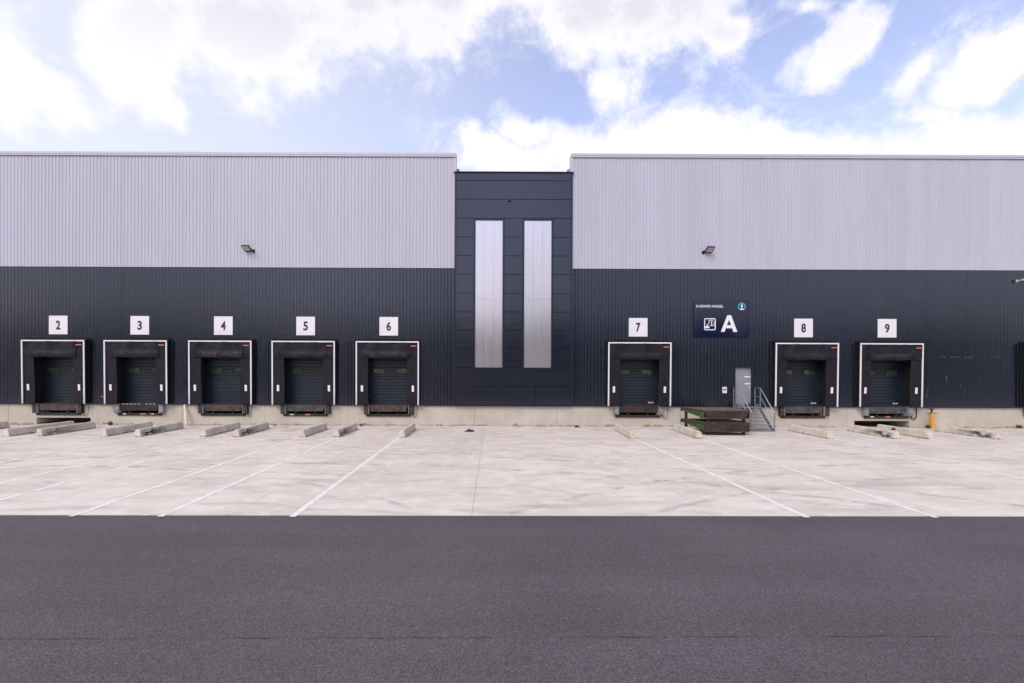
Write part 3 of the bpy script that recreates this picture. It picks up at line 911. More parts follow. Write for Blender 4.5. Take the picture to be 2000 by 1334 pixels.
# ================================================================== DOCK SHELTERS
def dock_shelter(k, c, place):
    rnd = random.Random(k * 7 + 1)
    yf = -0.36
    t = thing('dock_shelter', place, 'dock shelter', (c, 0, PL), 'dock shelters along the loading wall')
    HW, HT = 1.74, 4.70
    ew = 0.070
    m = MB(); m.box(c - HW, c + HW, yf - 0.02, yf + 0.02, HT - ew, HT, 0.004); m.build('edge_strip', M['whitepaint'], t)
    for s in (-1, 1):
        xa, xb = sorted((c + s * HW, c + s * (HW - ew)))
        tilt = 0.05
        m = MB()
        lo = [(xa, yf - 0.018 + tilt, PL), (xb, yf - 0.018 + tilt, PL), (xb, yf + 0.02 + tilt, PL), (xa, yf + 0.02 + tilt, PL)]
        hi = [(xa, yf - 0.018, HT - ew - 0.001), (xb, yf - 0.018, HT - ew - 0.001), (xb, yf + 0.02, HT - ew - 0.001), (xa, yf + 0.02, HT - ew - 0.001)]
        m.hexa(lo, hi); m.build('edge_strip', M['whitepaint'], t)
    # head curtain : middle flap and two corner flaps, each creased in its own way
    sl, sr = c - 1.30, c + 1.27
    x0, x1 = c - HW + ew, c + HW - ew
    ztop, zbot = HT - ew + 0.005, 3.765
    ph = [rnd.uniform(0, 6.3) for _ in range(6)]
    sag = rnd.uniform(0.6, 1.3)
    def flap(xa, xb, zb, y0, amp, droop):
        def fn(u, v):
            x = xa + (xb - xa) * u; z = zb + (ztop - zb) * v
            y = y0
            uu = (x - c) / 1.7
            # swags hanging from the corners, a roll at the lower hem
            y += amp * 0.034 * math.sin(uu * 7 + ph[0] + (1 - v) * 2.2) * (0.3 + 0.7 * v)
            y += amp * 0.026 * math.sin(uu * 15 * (0.5 + 0.5 * v) + ph[1]) * v * sag
            y -= 0.030 * math.exp(-((v - 0.26) / 0.14) ** 2) * droop
            y += 0.02 * math.exp(-(v / 0.09) ** 2) * droop
            y += 0.010 * mnoise.noise(Vector((x * 2.3, z * 3.1, k * 3.7)))
            if v < 0.02: z += 0.012 * math.sin(uu * 9 + ph[2])
            return (x, y, z)
        return fn
    m = MB(); m.grid(flap(sl, sr, zbot, yf - 0.004, 1.0, 1.0), 34, 12); m.build('head_curtain', M['curtain'], t)
    m = MB(); m.grid(flap(x0, sl + 0.03, zbot + 0.01, yf + 0.022, 0.7, 0.3), 6, 8); m.build('head_corner_flap', M['curtain'], t)
    m = MB(); m.grid(flap(sr - 0.03, x1, zbot + 0.01, yf + 0.022, 0.9, 0.3), 6, 8); m.build('head_corner_flap', M['curtain'], t)
    # side curtains
    for s in (-1, 1):
        xi = c + s * (1.09 if s < 0 else 1.085); xo = c + s * (HW - ew - 0.004)
        def fs(u, v, xi=xi, xo=xo, s=s):
            z = PL + 0.005 + (4.2 - PL) * v
            xe = xi + s * 0.012 * math.sin(z * 2.2 + ph[3]) - s * 0.02 * (1 - v)
            x = xe + (xo - xe) * u
            y = yf + 0.045 + 0.05 * (1 - v) + 0.010 * math.sin(z * 3.0 + u * 2 + ph[4 if s > 0 else 5]) * (1 - u) + 0.012 * (1 - u)
            y += 0.006 * mnoise.noise(Vector((x * 3, z * 2, k)))
            return (x, y, z)
        m = MB(); m.grid(fs, 6, 22); m.build('side_curtain', M['curtain'], t)
        xm = c + s * 1.405
        m = MB(); m.hexa([(xm - 0.062, yf + 0.062, 1.925), (xm + 0.062, yf + 0.062, 1.925), (xm + 0.062, yf + 0.082, 1.925), (xm - 0.062, yf + 0.082, 1.925)],
                         [(xm - 0.062, yf + 0.042, 2.265), (xm + 0.062, yf + 0.042, 2.265), (xm + 0.062, yf + 0.062, 2.265), (xm - 0.062, yf + 0.062, 2.265)])
        m.build('marker', M['whitepaint'], t)
        # pleated side wall
        def fp(u, v, s=s):
            z = PL + 0.005 + (HT - 0.03 - PL) * v
            y = (yf + 0.02) + (0 - 0.03 - (yf + 0.02)) * u
            ang = z * 26 + u * 3.0
            x = c + s * (HW - 0.03 + 0.022 * math.sin(ang) * math.sin(math.pi * min(1, max(0, u))) + 0.008 * mnoise.noise(Vector((z * 3, u * 4, k))))
            return (x, y, z)
        m = MB(); m.grid(fp, 5, 84); m.build('side_wall', M['bellows'], t)
        xa, xb = sorted((c + s * 1.71, c + s * 1.80))
        m = MB(); m.box(xa, xb, -0.055, -0.023, PL, 4.80); m.build('wall_flange', M['bellows'], t)
    def fc(u, v):
        x = c - HW + 0.01 + 2 * (HW - 0.01) * u
        return (x, yf + 0.02 + (-0.03 - yf - 0.02) * v, HT - 0.006 + 0.10 * v + 0.012 * math.sin(v * 18 + u * 5))
    m = MB(); m.grid(fc, 20, 8); m.build('top_cover', M['bellows'], t)
    m = MB(); m.box(c - 1.80, c + 1.80, -0.065, -0.024, 4.801, 4.835); m.build('wall_flange', M['bellows'], t)
    lx = c + 1.29
    m = MB(); m.box(lx, lx + 0.32, yf - 0.034, yf - 0.030, 4.415, 4.465); m.build('maker_label', M['orange'], t)
place = {2: 'under the numeral two, leftmost dock', 3: 'under the numeral three', 4: 'under the numeral four', 5: 'under the numeral five',
         6: 'under the numeral six', 7: 'under the numeral seven', 8: 'under the numeral eight, beside the steel stairs', 9: 'under the numeral nine', 10: 'cut off at the right edge'}
WORD = {2: 'two', 3: 'three', 4: 'four', 5: 'five', 6: 'six', 7: 'seven', 8: 'eight', 9: 'nine'}
for k, c in DX.items():
    dock_shelter(k, c, 'black fabric dock shelter with white edging ' + place[k])

# ================================================================== NUMBER SIGNS
for k in range(2, 10):
    c = DX[k]
    t = thing('number_sign', 'square white sign with the black numeral %s' % WORD[k], 'sign', (c, -0.03, 5.03), 'dock number signs')
    m = MB(); m.box(c - 0.52, c + 0.52, -0.044, -0.026, 5.035, 6.07, 0.002); m.build('sign_plate', M['whitepaint'], t)
    dw = {2: .125, 3: .125, 4: .14, 5: .13, 6: .13, 7: .125, 8: .13, 9: .13}[k]
    m = text_mb(str(k), c - dw, c + dw, 5.295, 5.805, -0.0445, 0.003, 0.034); m.build('numeral', M['blackprint'], t)

# ================================================================== SIGN WITH LETTER A
S0, S1 = wall_pt(1353.2, 659), wall_pt(1461, 586.4)
YS = -0.075
t = thing('building_sign', 'dark navy sign with large white letter A and anchor emblem', 'sign', ((S0.x + S1.x) / 2, YS, S0.z))
def sx(X): return S0.x + (X - 185) / (1700 - 185) * (S1.x - S0.x)
def sz(Y): return S1.z - (Y - 160) / (1180 - 160) * (S1.z - S0.z)
mid = sx(935)
for xa, xb in ((S0.x, mid - 0.003), (mid + 0.003, S1.x)):
    m = MB(); m.box(xa, xb, YS, YS + 0.03, S0.z, S1.z, 0.002); m.build('sign_plate', M['navy'], t)
def flat(polys, mat, name, y0=YS - 0.0045, y1=YS - 0.0005, fix=True):
    m = MB()
    for p in polys: m.prism_y([(sx(a), sz(b2)) for a, b2 in p], y0, y1)
    return m.build(name, mat, t)
text_mb('KUEHNE', sx(258), sx(632), sz(368), sz(298), YS - 0.0005, 0.004, 0.016, 1.15).build('wordmark', M['whiteprint'], t)
text_mb('NAGEL', sx(703), sx(1003), sz(370), sz(298), YS - 0.0005, 0.004, 0.016, 1.15).build('wordmark', M['whiteprint'], t)
flat([[(655, 300), (672, 300), (672, 368), (655, 368)][::-1], [(636, 326), (654.9, 318), (654.9, 352), (636, 343)][::-1], [(672.1, 318), (692, 326), (692, 343), (672.1, 352)][::-1]], M['cyan'], 'plus_mark')
m = MB()
def mbquad(mm, pts, y0=YS - 0.0045, y1=YS - 0.0005): mm.prism_y([(sx(a), sz(b2)) for a, b2 in pts], y0, y1)
# letter A
mbquad(m, [(935, 1028), (1037, 1028), (1160, 690), (1160, 575), (1113, 575)])
mbquad(m, [(1160.3, 690), (1280, 1028), (1388, 1028), (1218, 575), (1160.3, 575)])
mbquad(m, [(1071, 930), (1246, 930), (1215.5, 846), (1103, 846)], YS - 0.0040, YS - 0.0006)
m.build('letter', M['whiteprint'], t)
# pictogram : counter and two figures in a rounded frame
m = MB()
def ring(mm, cx, cy, r0, r1, a0, a1, n, y0=YS - 0.0045, y1=YS - 0.0005):
    for i in range(n):
        p, q = R(a0 + (a1 - a0) * i / n), R(a0 + (a1 - a0) * (i + 1) / n)
        mbquad(mm, [(cx + r0 * math.cos(p), cy + r0 * math.sin(p)), (cx + r1 * math.cos(p), cy + r1 * math.sin(p)),
                    (cx + r1 * math.cos(q), cy + r1 * math.sin(q)), (cx + r0 * math.cos(q), cy + r0 * math.sin(q))], y0, y1)
x0, x1, y0_, y1_, wd, rr = 478, 795, 660, 985, 24, 40
mbquad(m, [(x0 + rr, y0_ + wd), (x1 - rr, y0_ + wd), (x1 - rr, y0_), (x0 + rr, y0_)])
mbquad(m, [(x0 + rr, y1_), (x1 - rr, y1_), (x1 - rr, y1_ - wd), (x0 + rr, y1_ - wd)])
mbquad(m, [(x0, y1_ - rr), (x0 + wd, y1_ - rr), (x0 + wd, y0_ + rr), (x0, y0_ + rr)])
mbquad(m, [(x1 - wd, y1_ - rr), (x1, y1_ - rr), (x1, y0_ + rr), (x1 - wd, y0_ + rr)])
for cx, cy, a0 in ((x0 + rr, y0_ + rr, 180), (x1 - rr, y0_ + rr, 270), (x1 - rr, y1_ - rr, 0), (x0 + rr, y1_ - rr, 90)):
    ring(m, cx, cy, rr - wd, rr, a0, a0 + 90, 5)
mbquad(m, [(505, 930), (622, 930), (622, 880), (505, 880)])                       # counter
mbquad(m, [(545, 879), (588, 879), (580, 845), (552, 845)]); ring(m, 566, 830, 0.5, 16, 0, 360, 8)
mbquad(m, [(602, 828), (618, 828), (618, 720), (602, 704)]); mbquad(m, [(602, 703), (618.2, 719.5), (732, 719.5), (732, 703)])   # window bracket
mbquad(m, [(642, 868), (760, 868), (760, 852), (642, 852)]); mbquad(m, [(748, 851), (764, 851), (764, 742), (748, 742)])
mbquad(m, [(664, 842), (708, 842), (708, 830), (664, 830)]); mbquad(m, [(676, 829), (697, 829), (697, 762), (676, 762)]); mbquad(m, [(660, 778), (675, 778), (675, 764), (660, 764)])
ring(m, 685, 744, 0.5, 16, 0, 360, 8)
m.build('pictogram', M['whiteprint'], t)
# emblem : open ring with an anchor
m = MB(); ring(m, 1510, 338, 80, 106, 138, 402, 28); m.build('emblem_ring', M['cyan'], t)
m = MB()
mbquad(m, [(1497, 420), (1525, 420), (1522, 345), (1500, 345)])
mbquad(m, [(1482, 345), (1540, 345), (1540, 322), (1482, 322)])
ring(m, 1511, 300, 11, 27, 0, 360, 14, YS - 0.0050, YS - 0.0006)
ring(m, 1510, 330, 78, 104, 52, 128, 10, YS - 0.0048, YS - 0.0004)
m.build('emblem_anchor', M['whiteprint'], t)

# small notice beside the personnel door
A, B = wall_pt(1410.3, 767.8), wall_pt(1419, 755.8)
t = thing('wall_notice', 'small white notice with blue print left of the grey door', 'notice', (A.x, -0.03, A.z))
m = MB(); m.box(A.x, B.x, -0.04, -0.026, A.z, B.z, 0.002); m.build('notice_plate', M['whitepaint'], t)
m = MB()
xm, ww, hh = (A.x + B.x) / 2, B.x - A.x, B.z - A.z
zb = A.z + hh * 0.48
m.box(xm - ww * 0.38, xm - ww * 0.02, -0.043, -0.0405, zb, zb + hh * 0.26); m.box(xm + ww * 0.04, xm + ww * 0.38, -0.043, -0.0405, zb + 0.02, zb + hh * 0.24)
m.box(xm - ww * 0.2, xm + ww * 0.3, -0.0425, -0.0405, zb - hh * 0.06, zb - 0.001)
m.build('notice_print', M['blue'], t)

# ================================================================== DOCK LEVELLERS AND BUMPERS
LEV = {2: 'lev_brown', 3: 'lev_black', 4: 'lev_brown', 5: 'lev_grey', 6: 'lev_brown', 7: 'lev_rustdark', 8: 'lev_grey', 9: 'lev_grey', 10: 'lev_grey'}
levtxt = {'lev_brown': 'scuffed brown steel', 'lev_black': 'black steel', 'lev_grey': 'worn grey steel', 'lev_rustdark': 'dark rusty steel'}
where = {k: 'under the sign %s' % WORD[k] for k in range(2, 10)}
where[10] = 'of the dock cut off at the right edge'
for k, c in DX.items():
    t = thing('dock_leveller', '%s dock leveller %s' % (levtxt[LEV[k]], where[k]) + (' with yellow labels' if k == 3 else ''), 'dock leveller', (c, 0.05, PITZ), 'dock levellers below the dock doors')
    mt = M[LEV[k]]
    m = MB()   # lip hanging in front of the pit, narrower below
    m.hexa([(c - 0.98, -0.035, 0.80), (c + 0.98, -0.035, 0.80), (c + 0.98, 0.0, 0.80), (c - 0.98, 0.0, 0.80)],
           [(c - 1.09, -0.085, PL - 0.03), (c + 1.09, -0.085, PL - 0.03), (c + 1.09, -0.05, PL - 0.03), (c - 1.09, -0.05, PL - 0.03)])
    m.build('lip_plate', mt, t)
    m = MB(); m.box(c - 1.10, c + 1.10, -0.095, 0.42, PL - 0.029, PL - 0.006, 0.003); m.build('deck_edge', M['lev_beam'], t)
    m = MB(); m.box(c - 1.23, c + 1.23, -0.02, 0.10, 0.525, 0.655, 0.006); m.build('front_beam', M['lev_beam'], t)
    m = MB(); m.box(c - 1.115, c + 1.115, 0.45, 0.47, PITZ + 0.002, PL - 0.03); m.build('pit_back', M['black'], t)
    for s in (-1, 1):
        m = MB(); m.box(c + s * 0.55 - 0.05, c + s * 0.55 + 0.05, -0.06, 0.06, 0.6555, 0.735, 0.006); m.build('lip_support', M['lev_beam'], t)
    if k == 3:
        m = MB()
        for i in range(9):
            if i == 5: continue
            x = c - 0.93 + i * 0.215
            m.box(x, x + 0.15, -0.099, -0.0955, PL - 0.026, PL - 0.009)
        m.build('edge_marking', M['whiteprint'], t)
    lab = {3: [(-0.92, 0.17, 'silver'), (0.02, 0.34, 'orange'), (0.62, 0.18, 'yellowlabel')], 5: [(-0.86, 0.20, 'silver'), (0.0, 0.26, 'orange')], 9: [(-0.90, 0.19, 'silver'), (-0.05, 0.25, 'orange')], 7: []}.get(k, [])
    for (dx, ln, mm_) in lab:
        m = MB(); m.box(c + dx, c + dx + ln, -0.030, -0.0205, 0.585, 0.645); m.build('label_plate', M[mm_], t)
    for s in (-1, 1):
        xa, xb = (c - 1.335, c - 1.065) if s < 0 else (c + 1.125, c + 1.395)
        side = 'left' if s < 0 else 'right'
        steel = k in (3, 7, 9, 10)
        b_ = thing('dock_bumper', ('%s dock bumper on the %s of the leveller ' % ('galvanised steel faced' if steel else 'black rubber', side)) + where[k].replace('of the dock cut off at the right edge', 'cut off at right edge'), 'bumper', ((xa + xb) / 2, 0.04, 0.65), 'bumpers beside the dock levellers')
        m = MB(); m.box(xa - 0.012, xb + 0.012, -0.01, 0.0445, 0.645, 1.195, 0.004); m.build('mounting_plate', M['galv'] if steel else M['lev_beam'], b_)
        m = MB(); m.box(xa + 0.025, xb - 0.025, -0.13, -0.0105, 0.67, 1.17, 0.012); m.build('rubber_block', M['rubber'], b_)
        for q in (xa, xb - 0.024):
            m = MB(); m.box(q, q + 0.024, -0.135, -0.0105, 0.655, 1.188, 0.003); m.build('steel_cheek', M['galv'] if (steel or (q == xa) == (s > 0)) else M['lev_beam'], b_)
        if steel:
            m = MB(); m.box(xa + 0.045, xb - 0.045, -0.142, -0.131, 0.70, 1.14, 0.003); m.build('front_plate', M['galv'], b_)
        for zz in (0.79, 1.05):
            m = MB(); m.tube([((xa + xb) / 2, -0.125, zz), ((xa + xb) / 2, -0.15, zz)], 0.028, 8); m.build('bolt', M['rust'] if not steel else M['lampblack'], b_)

# looping cables beside the right bumpers
for k in (2, 4, 6, 7, 9):
    c = DX[k]
    thick = 0.024 if k == 9 else 0.012
    x0 = c + 1.36
    pts = []
    wide = {2: .30, 4: .20, 6: .22, 7: .30, 9: .30}[k]
    for i in range(15):
        a = math.pi * i / 14
        pts.append((x0 + wide * (1 - math.cos(a)) / 2, -0.02, 0.67 - 0.17 * math.sin(a)))
    pts = pts + [(x0 + wide + 0.02, -0.01, 0.85), (x0 + wide + 0.02, -0.01, 1.13)]
    tag(MB().tube(pts, thick, 6).top('cable', M['cable'] if k != 9 else M['black'], (x0, 0, 0.5)),
        ('thick black cable' if k == 9 else 'thin grey cable') + ' looping down the plinth below the sign %s' % WORD[k], 'cable', 'cables hanging beside the docks')
# hose at the last dock
pts = [(DX[10] - 1.52, -0.03, 1.13), (DX[10] - 1.53, -0.03, 0.8), (DX[10] - 1.50, -0.03, 0.66), (DX[10] - 1.34, -0.03, 0.62)]
tag(MB().tube(pts, 0.024, 6).top('cable', M['black'], (DX[10] - 1.5, 0, 0.6)), 'thick black cable left of the bumper at the right edge', 'cable', 'cables hanging beside the docks')

# ================================================================== WHEEL GUIDES
def wheel_guide(near, far, rub, label, L=None):
    N, Fp = ground_pt(*near, z=GZ), ground_pt(*far, z=GZ)
    vec = Fp - N
    length = L or vec.length
    ang = math.atan2(vec.y, vec.x)
    m = MB()
    seg = 26
    hw, tw, h = 0.145, 0.075, 0.345
    cs = [(-hw, 0.0), (-hw, 0.05), (-tw - 0.02, h - 0.03), (-tw + 0.012, h), (tw - 0.012, h), (tw + 0.02, h - 0.03), (hw, 0.05), (hw, 0.0)]
    sd = random.uniform(0, 100)
    rows = []
    for i in range(seg + 1):
        f = i / seg
        x = length * f
        row = []
        for j, (cy, cz) in enumerate(cs):
            n = mnoise.noise(Vector((x * 3.1 + sd, cy * 9, cz * 7)))
            n2 = mnoise.noise(Vector((x * 11 + sd, cy * 15 + 9, cz * 13)))
            d = 0.006 * n + 0.005 * n2
            ed = 0.010 if i in (0, seg) else 0.0      # worn arrises at the ends
            xx = x + (ed if i == 0 else -ed) * (0.8 if cz > 0.2 else 0.2) * (1 + n2) if ed else x
            row.append(m.bm.verts.new((xx, cy + d * (1 if cy > 0 else -1), cz if cz == 0 else cz + d - (0.012 * abs(n2) if 0 < j < 7 and ed else 0))))
        rows.append(row)
    for a, b2 in zip(rows[:-1], rows[1:]):
        for j in range(7):
            m.bm.faces.new([a[j], a[j + 1], b2[j + 1], b2[j]])
        m.bm.faces.new([a[7], a[0], b2[0], b2[7]])
    m.bm.faces.new(rows[0][::-1]); m.bm.faces.new(rows[-1])
    o = m.build('wheel_guide', M['guide'])
    o.location = N; o.rotation_euler = (0, 0, ang)
    o['tyre_rub'] = float(rub)
    tag(o, label, 'wheel guide', 'concrete wheel guides in front of the docks')
    return o
G = [((11, 852.8), (141, 834.5), 0.0, 'pale concrete wheel guide left of dock two, ochre stained, behind the scuffed one'),
     ((76, 852.5), (182, 836.0), 0.7, 'concrete wheel guide with dark smear right in front of dock two'),
     ((202, 852.6), (294, 836.0), 0.0, 'clean concrete wheel guide at the left of dock three'),
     ((268, 853.2), (353, 836.6), 1.0, 'concrete wheel guide with black tyre rubs at the right of dock three'),
     ((396.5, 853.6), (465, 837.0), 0.0, 'clean pale concrete wheel guide at the left of dock four'),
     ((461, 853.8), (521, 837.2), 1.0, 'concrete wheel guide with black tyre rubs at the right of dock four'),
     ((589.5, 854), (634, 838.2), 0.0, 'stained concrete wheel guide at the left of dock five'),
     ((656, 854.2), (693, 838.6), 0.9, 'concrete wheel guide with grey tyre rubs between docks five and six'),
     ((785, 854.8), (806.5, 839.4), 0.0, 'concrete wheel guide at the right of dock six'),
     ((1235, 857), (1206, 840.2), 0.0, 'concrete wheel guide at the left of dock seven'),
     ((1365.5, 857), (1319, 840.2), 0.15, 'concrete wheel guide left of the rusty leveller stack'),
     ((1622, 857.4), (1544, 841), 0.0, 'clean concrete wheel guide in front of dock eight'),
     ((1752, 857.8), (1658, 841.2), 1.0, 'concrete wheel guide with black tyre rubs in front of dock nine'),
     ((1817, 857.8), (1717, 841.2), 0.0, 'clean concrete wheel guide at the right of dock nine'),
     ((1950, 858.3), (1830, 842), 1.0, 'concrete wheel guide with tyre rubs right of the yellow jack')]
for g in G: wheel_guide(*g)
far0 = (13, 835.6)
fp = ground_pt(*far0, z=GZ)
dxy = ground_pt(*G[0][0], z=GZ) - ground_pt(*G[0][1], z=GZ)
o = wheel_guide((11, 852.8), (141, 834.5), 0.1, 'concrete wheel guide cut off at the left edge of the photo')
o.location = fp + dxy

# ================================================================== SPARE LEVELLERS, STACKED
def spare_leveller(z0, top, lip_lo, label, upper):
    yF, yBk = -3.40, -1.45
    fl, fr_, bl, br = 10.27, 12.44, 9.98, 12.36
    t = thing('spare_dock_leveller', label, 'dock leveller', ((fl + fr_) / 2, (yF + yBk) / 2, z0), 'spare dock levellers stacked by the stairs')
    th = 0.05
    m = MB(); m.hexa([(fl, yF + 0.005, top - th), (fr_, yF + 0.005, top - th), (br, yBk, top - th), (bl, yBk, top - th)],
                     [(fl, yF + 0.005, top), (fr_, yF + 0.005, top), (br, yBk, top), (bl, yBk, top)])
    m.build('deck_plate', M['deck'], t)
    ins = 0.10 if upper else 0.0
    m = MB(); m.hexa([(fl + ins, yF + 0.01, lip_lo), (fr_ - ins * 1.3, yF + 0.01, lip_lo), (fr_ - ins * 1.3, yF + 0.05, lip_lo), (fl + ins, yF + 0.05, lip_lo)],
                     [(fl + 0.02, yF - 0.03, top - 0.01), (fr_, yF - 0.03, top - 0.01), (fr_, yF + 0.004, top - 0.01), (fl + 0.02, yF + 0.004, top - 0.01)])
    m.build('lip_plate', M['lev_rustdark'], t)
    m = MB(); m.box(fl + ins, fr_ - ins, yF - 0.045, yF + 0.0, lip_lo - 0.03, lip_lo + 0.012, 0.004); m.build('lip_edge', M['rust'], t)
    # green side plates, deep at the front, shallow at the back
    for xf, xb, s in ((fl, bl, -1), (fr_, br, 1)):
        zb = top - 0.16
        zf = lip_lo - (0.02 if upper else -0.02)
        w_ = 0.03 * s
        m = MB()
        quadA = [(xf, yF + 0.03, zf), (xf, yF + 0.03, top - th - 0.002), (xb, yBk, top - th - 0.002), (xb, yBk, zb)]
        quadB = [(p[0] + w_, p[1], p[2]) for p in quadA]
        a = [m.bm.verts.new(p) for p in quadA]; b2 = [m.bm.verts.new(p) for p in quadB]
        m.bm.faces.new(a); m.bm.faces.new(b2[::-1])
        for i in range(4):
            j = (i + 1) % 4; m.bm.faces.new([a[i], b2[i], b2[j], a[j]])
        m.build('side_plate', M['green'] if s < 0 else M['lev_rustdark'], t)
        m = MB(); m.bar((xf + w_ * 1.2, yF + 0.02, top - 0.03), (xb + w_ * 1.2, yBk, top - 0.03), 0.05, 0.07); m.build('side_rail', M['rust'], t)
    m = MB(); m.box(bl - 0.06, br + 0.04, yBk, yBk + 0.10, top - 0.20, top - 0.005, 0.005); m.build('rear_beam', M['lev_rustdark'], t)
    for x in (fl + 0.18, fr_ - 0.26):
        m = MB(); m.box(x, x + 0.11, yF + 0.06, yF + 0.18, z0, lip_lo + 0.05, 0.004); m.build('leg', M['lev_beam'], t)
    for x in (bl + 0.12, br - 0.22):
        m = MB(); m.box(x, x + 0.11, yBk - 0.12, yBk - 0.002, z0, top - 0.06, 0.004); m.build('leg', M['lev_rustdark'], t)
    m = MB(); m.box(fl + 0.291, fr_ - 0.261, yF + 0.08, yF + 0.16, z0 + 0.01, z0 + 0.10, 0.004); m.build('foot_beam', M['lev_beam'], t)
    m = MB(); m.box(fl + 0.02, fr_ - 0.02, yF + 0.5, yF + 0.58, max(z0 + 0.02, lip_lo - 0.05), top - 0.06); m.build('cross_beam', M['lev_beam'], t)
spare_leveller(GZ, 0.625, 0.215, 'lower unit of the two stacked rusty green dock levellers, standing on the concrete', False)
spare_leveller(0.626, 1.225, 0.85, 'upper unit of the two stacked rusty green dock levellers', True)

# ================================================================== STEEL STAIRS
t = thing('steel_stairs', 'grey steel stairs with handrails up to the grey personnel door', 'stairs', (13.97, -1.0, GZ))
xl, xr = 13.38, 14.56
yl = -0.62                                   # front of the landing
zl = PL - 0.01
yb = -1.86
m = MB(); m.box(xl, xr, yl, 0.0, zl - 0.05, zl, 0.004); m.build('landing', M['stairsteel'], t)
m = MB(); m.box(xl - 0.012, xl, yl, -0.08, zl - 0.12, zl + 0.17); m.build('toe_plate', M['stairsteel'], t)
m = MB(); m.box(xr, xr + 0.012, yl, -0.08, zl, zl + 0.13); m.build('toe_plate', M['stairsteel'], t)
N = 6
for i in range(N):
    z = zl - (i + 1) * zl / (N + 1) + 0.0
    y0 = yl - i * (yl - yb) / N
    m = MB(); m.box(xl + 0.022, xr - 0.022, y0 - 0.235, y0 - 0.005, z - 0.035, z, 0.004); m.build('tread', M['stairsteel'], t)
m = MB(); m.box(xl + 0.02, xr - 0.02, yb - 0.09, yb - 0.02, GZ, GZ + 0.06); m.build('foot_bar', M['stairsteel'], t)
for x in (xl, xr):
    m = MB()
    p0, p1 = Vector((x, yl, zl)), Vector((x, yb - 0.05, GZ + 0.05))
    m.hexa([(x - 0.02, yb - 0.09, GZ), (x + 0.02, yb - 0.09, GZ), (x + 0.02, yb + 0.14, GZ), (x - 0.02, yb + 0.14, GZ)],
           [(x - 0.02, yl - 0.02, zl + 0.005), (x + 0.02, yl - 0.02, zl + 0.005), (x + 0.02, yl + 0.18, zl - 0.05), (x - 0.02, yl + 0.18, zl - 0.05)])
    m.build('stringer', M['stairsteel'], t)
    r = 0.024
    zt = zl + 1.03
    zn = 1.03
    fb = Vector((x, yb - 0.06, GZ + zn - 0.06))
    m = MB(); m.tube([(x, -0.10, zt), (x, yl, zt), fb, (x, fb.y, fb.z - 0.06)], r, 8); m.build('handrail', M['galv'], t)
    m = MB(); m.tube([(x, -0.10, zl + 0.55), (x, yl, zl + 0.55), (x, yb - 0.0, GZ + 0.58)], 0.017, 8); m.build('mid_rail', M['galv'], t)
    for yy, za, zb_ in ((-0.10, zl - 0.12, zt), (yb - 0.06, GZ, fb.z)) if x == xl else ((-0.10, zl - 0.12, zt), (yl, zl - 0.04, zt), (yb - 0.06, GZ, fb.z)):
        m = MB(); m.box(x - 0.022, x + 0.022, yy - 0.022, yy + 0.022, za, zb_ - 0.01); m.build('post', M['stairsteel'], t)
# small dark crumpled lump on the landing by the door
bg0 = wall_pt(1462, 791, -0.25)
m = MB()
def lump(u, v):
    a = 2 * math.pi * u; f = math.sin(math.pi * (0.05 + 0.95 * v) * 0.5)
    r = (1 - v) ** 0.7
    n = mnoise.noise(Vector((math.cos(a) * 2, math.sin(a) * 2, v * 4)))
    return (bg0.x + math.cos(a) * r * 0.15 * (1 + 0.4 * n), -0.22 + math.sin(a) * r * 0.09 * (1 + 0.4 * n), zl + 0.001 + f * 0.16 * (1 + 0.3 * n))
m.grid(lump, 18, 8)
tag(m.top('crumpled_lump', M['black'], (bg0.x, -0.22, zl)), 'small dark crumpled lump at the foot of the grey door', 'lump')

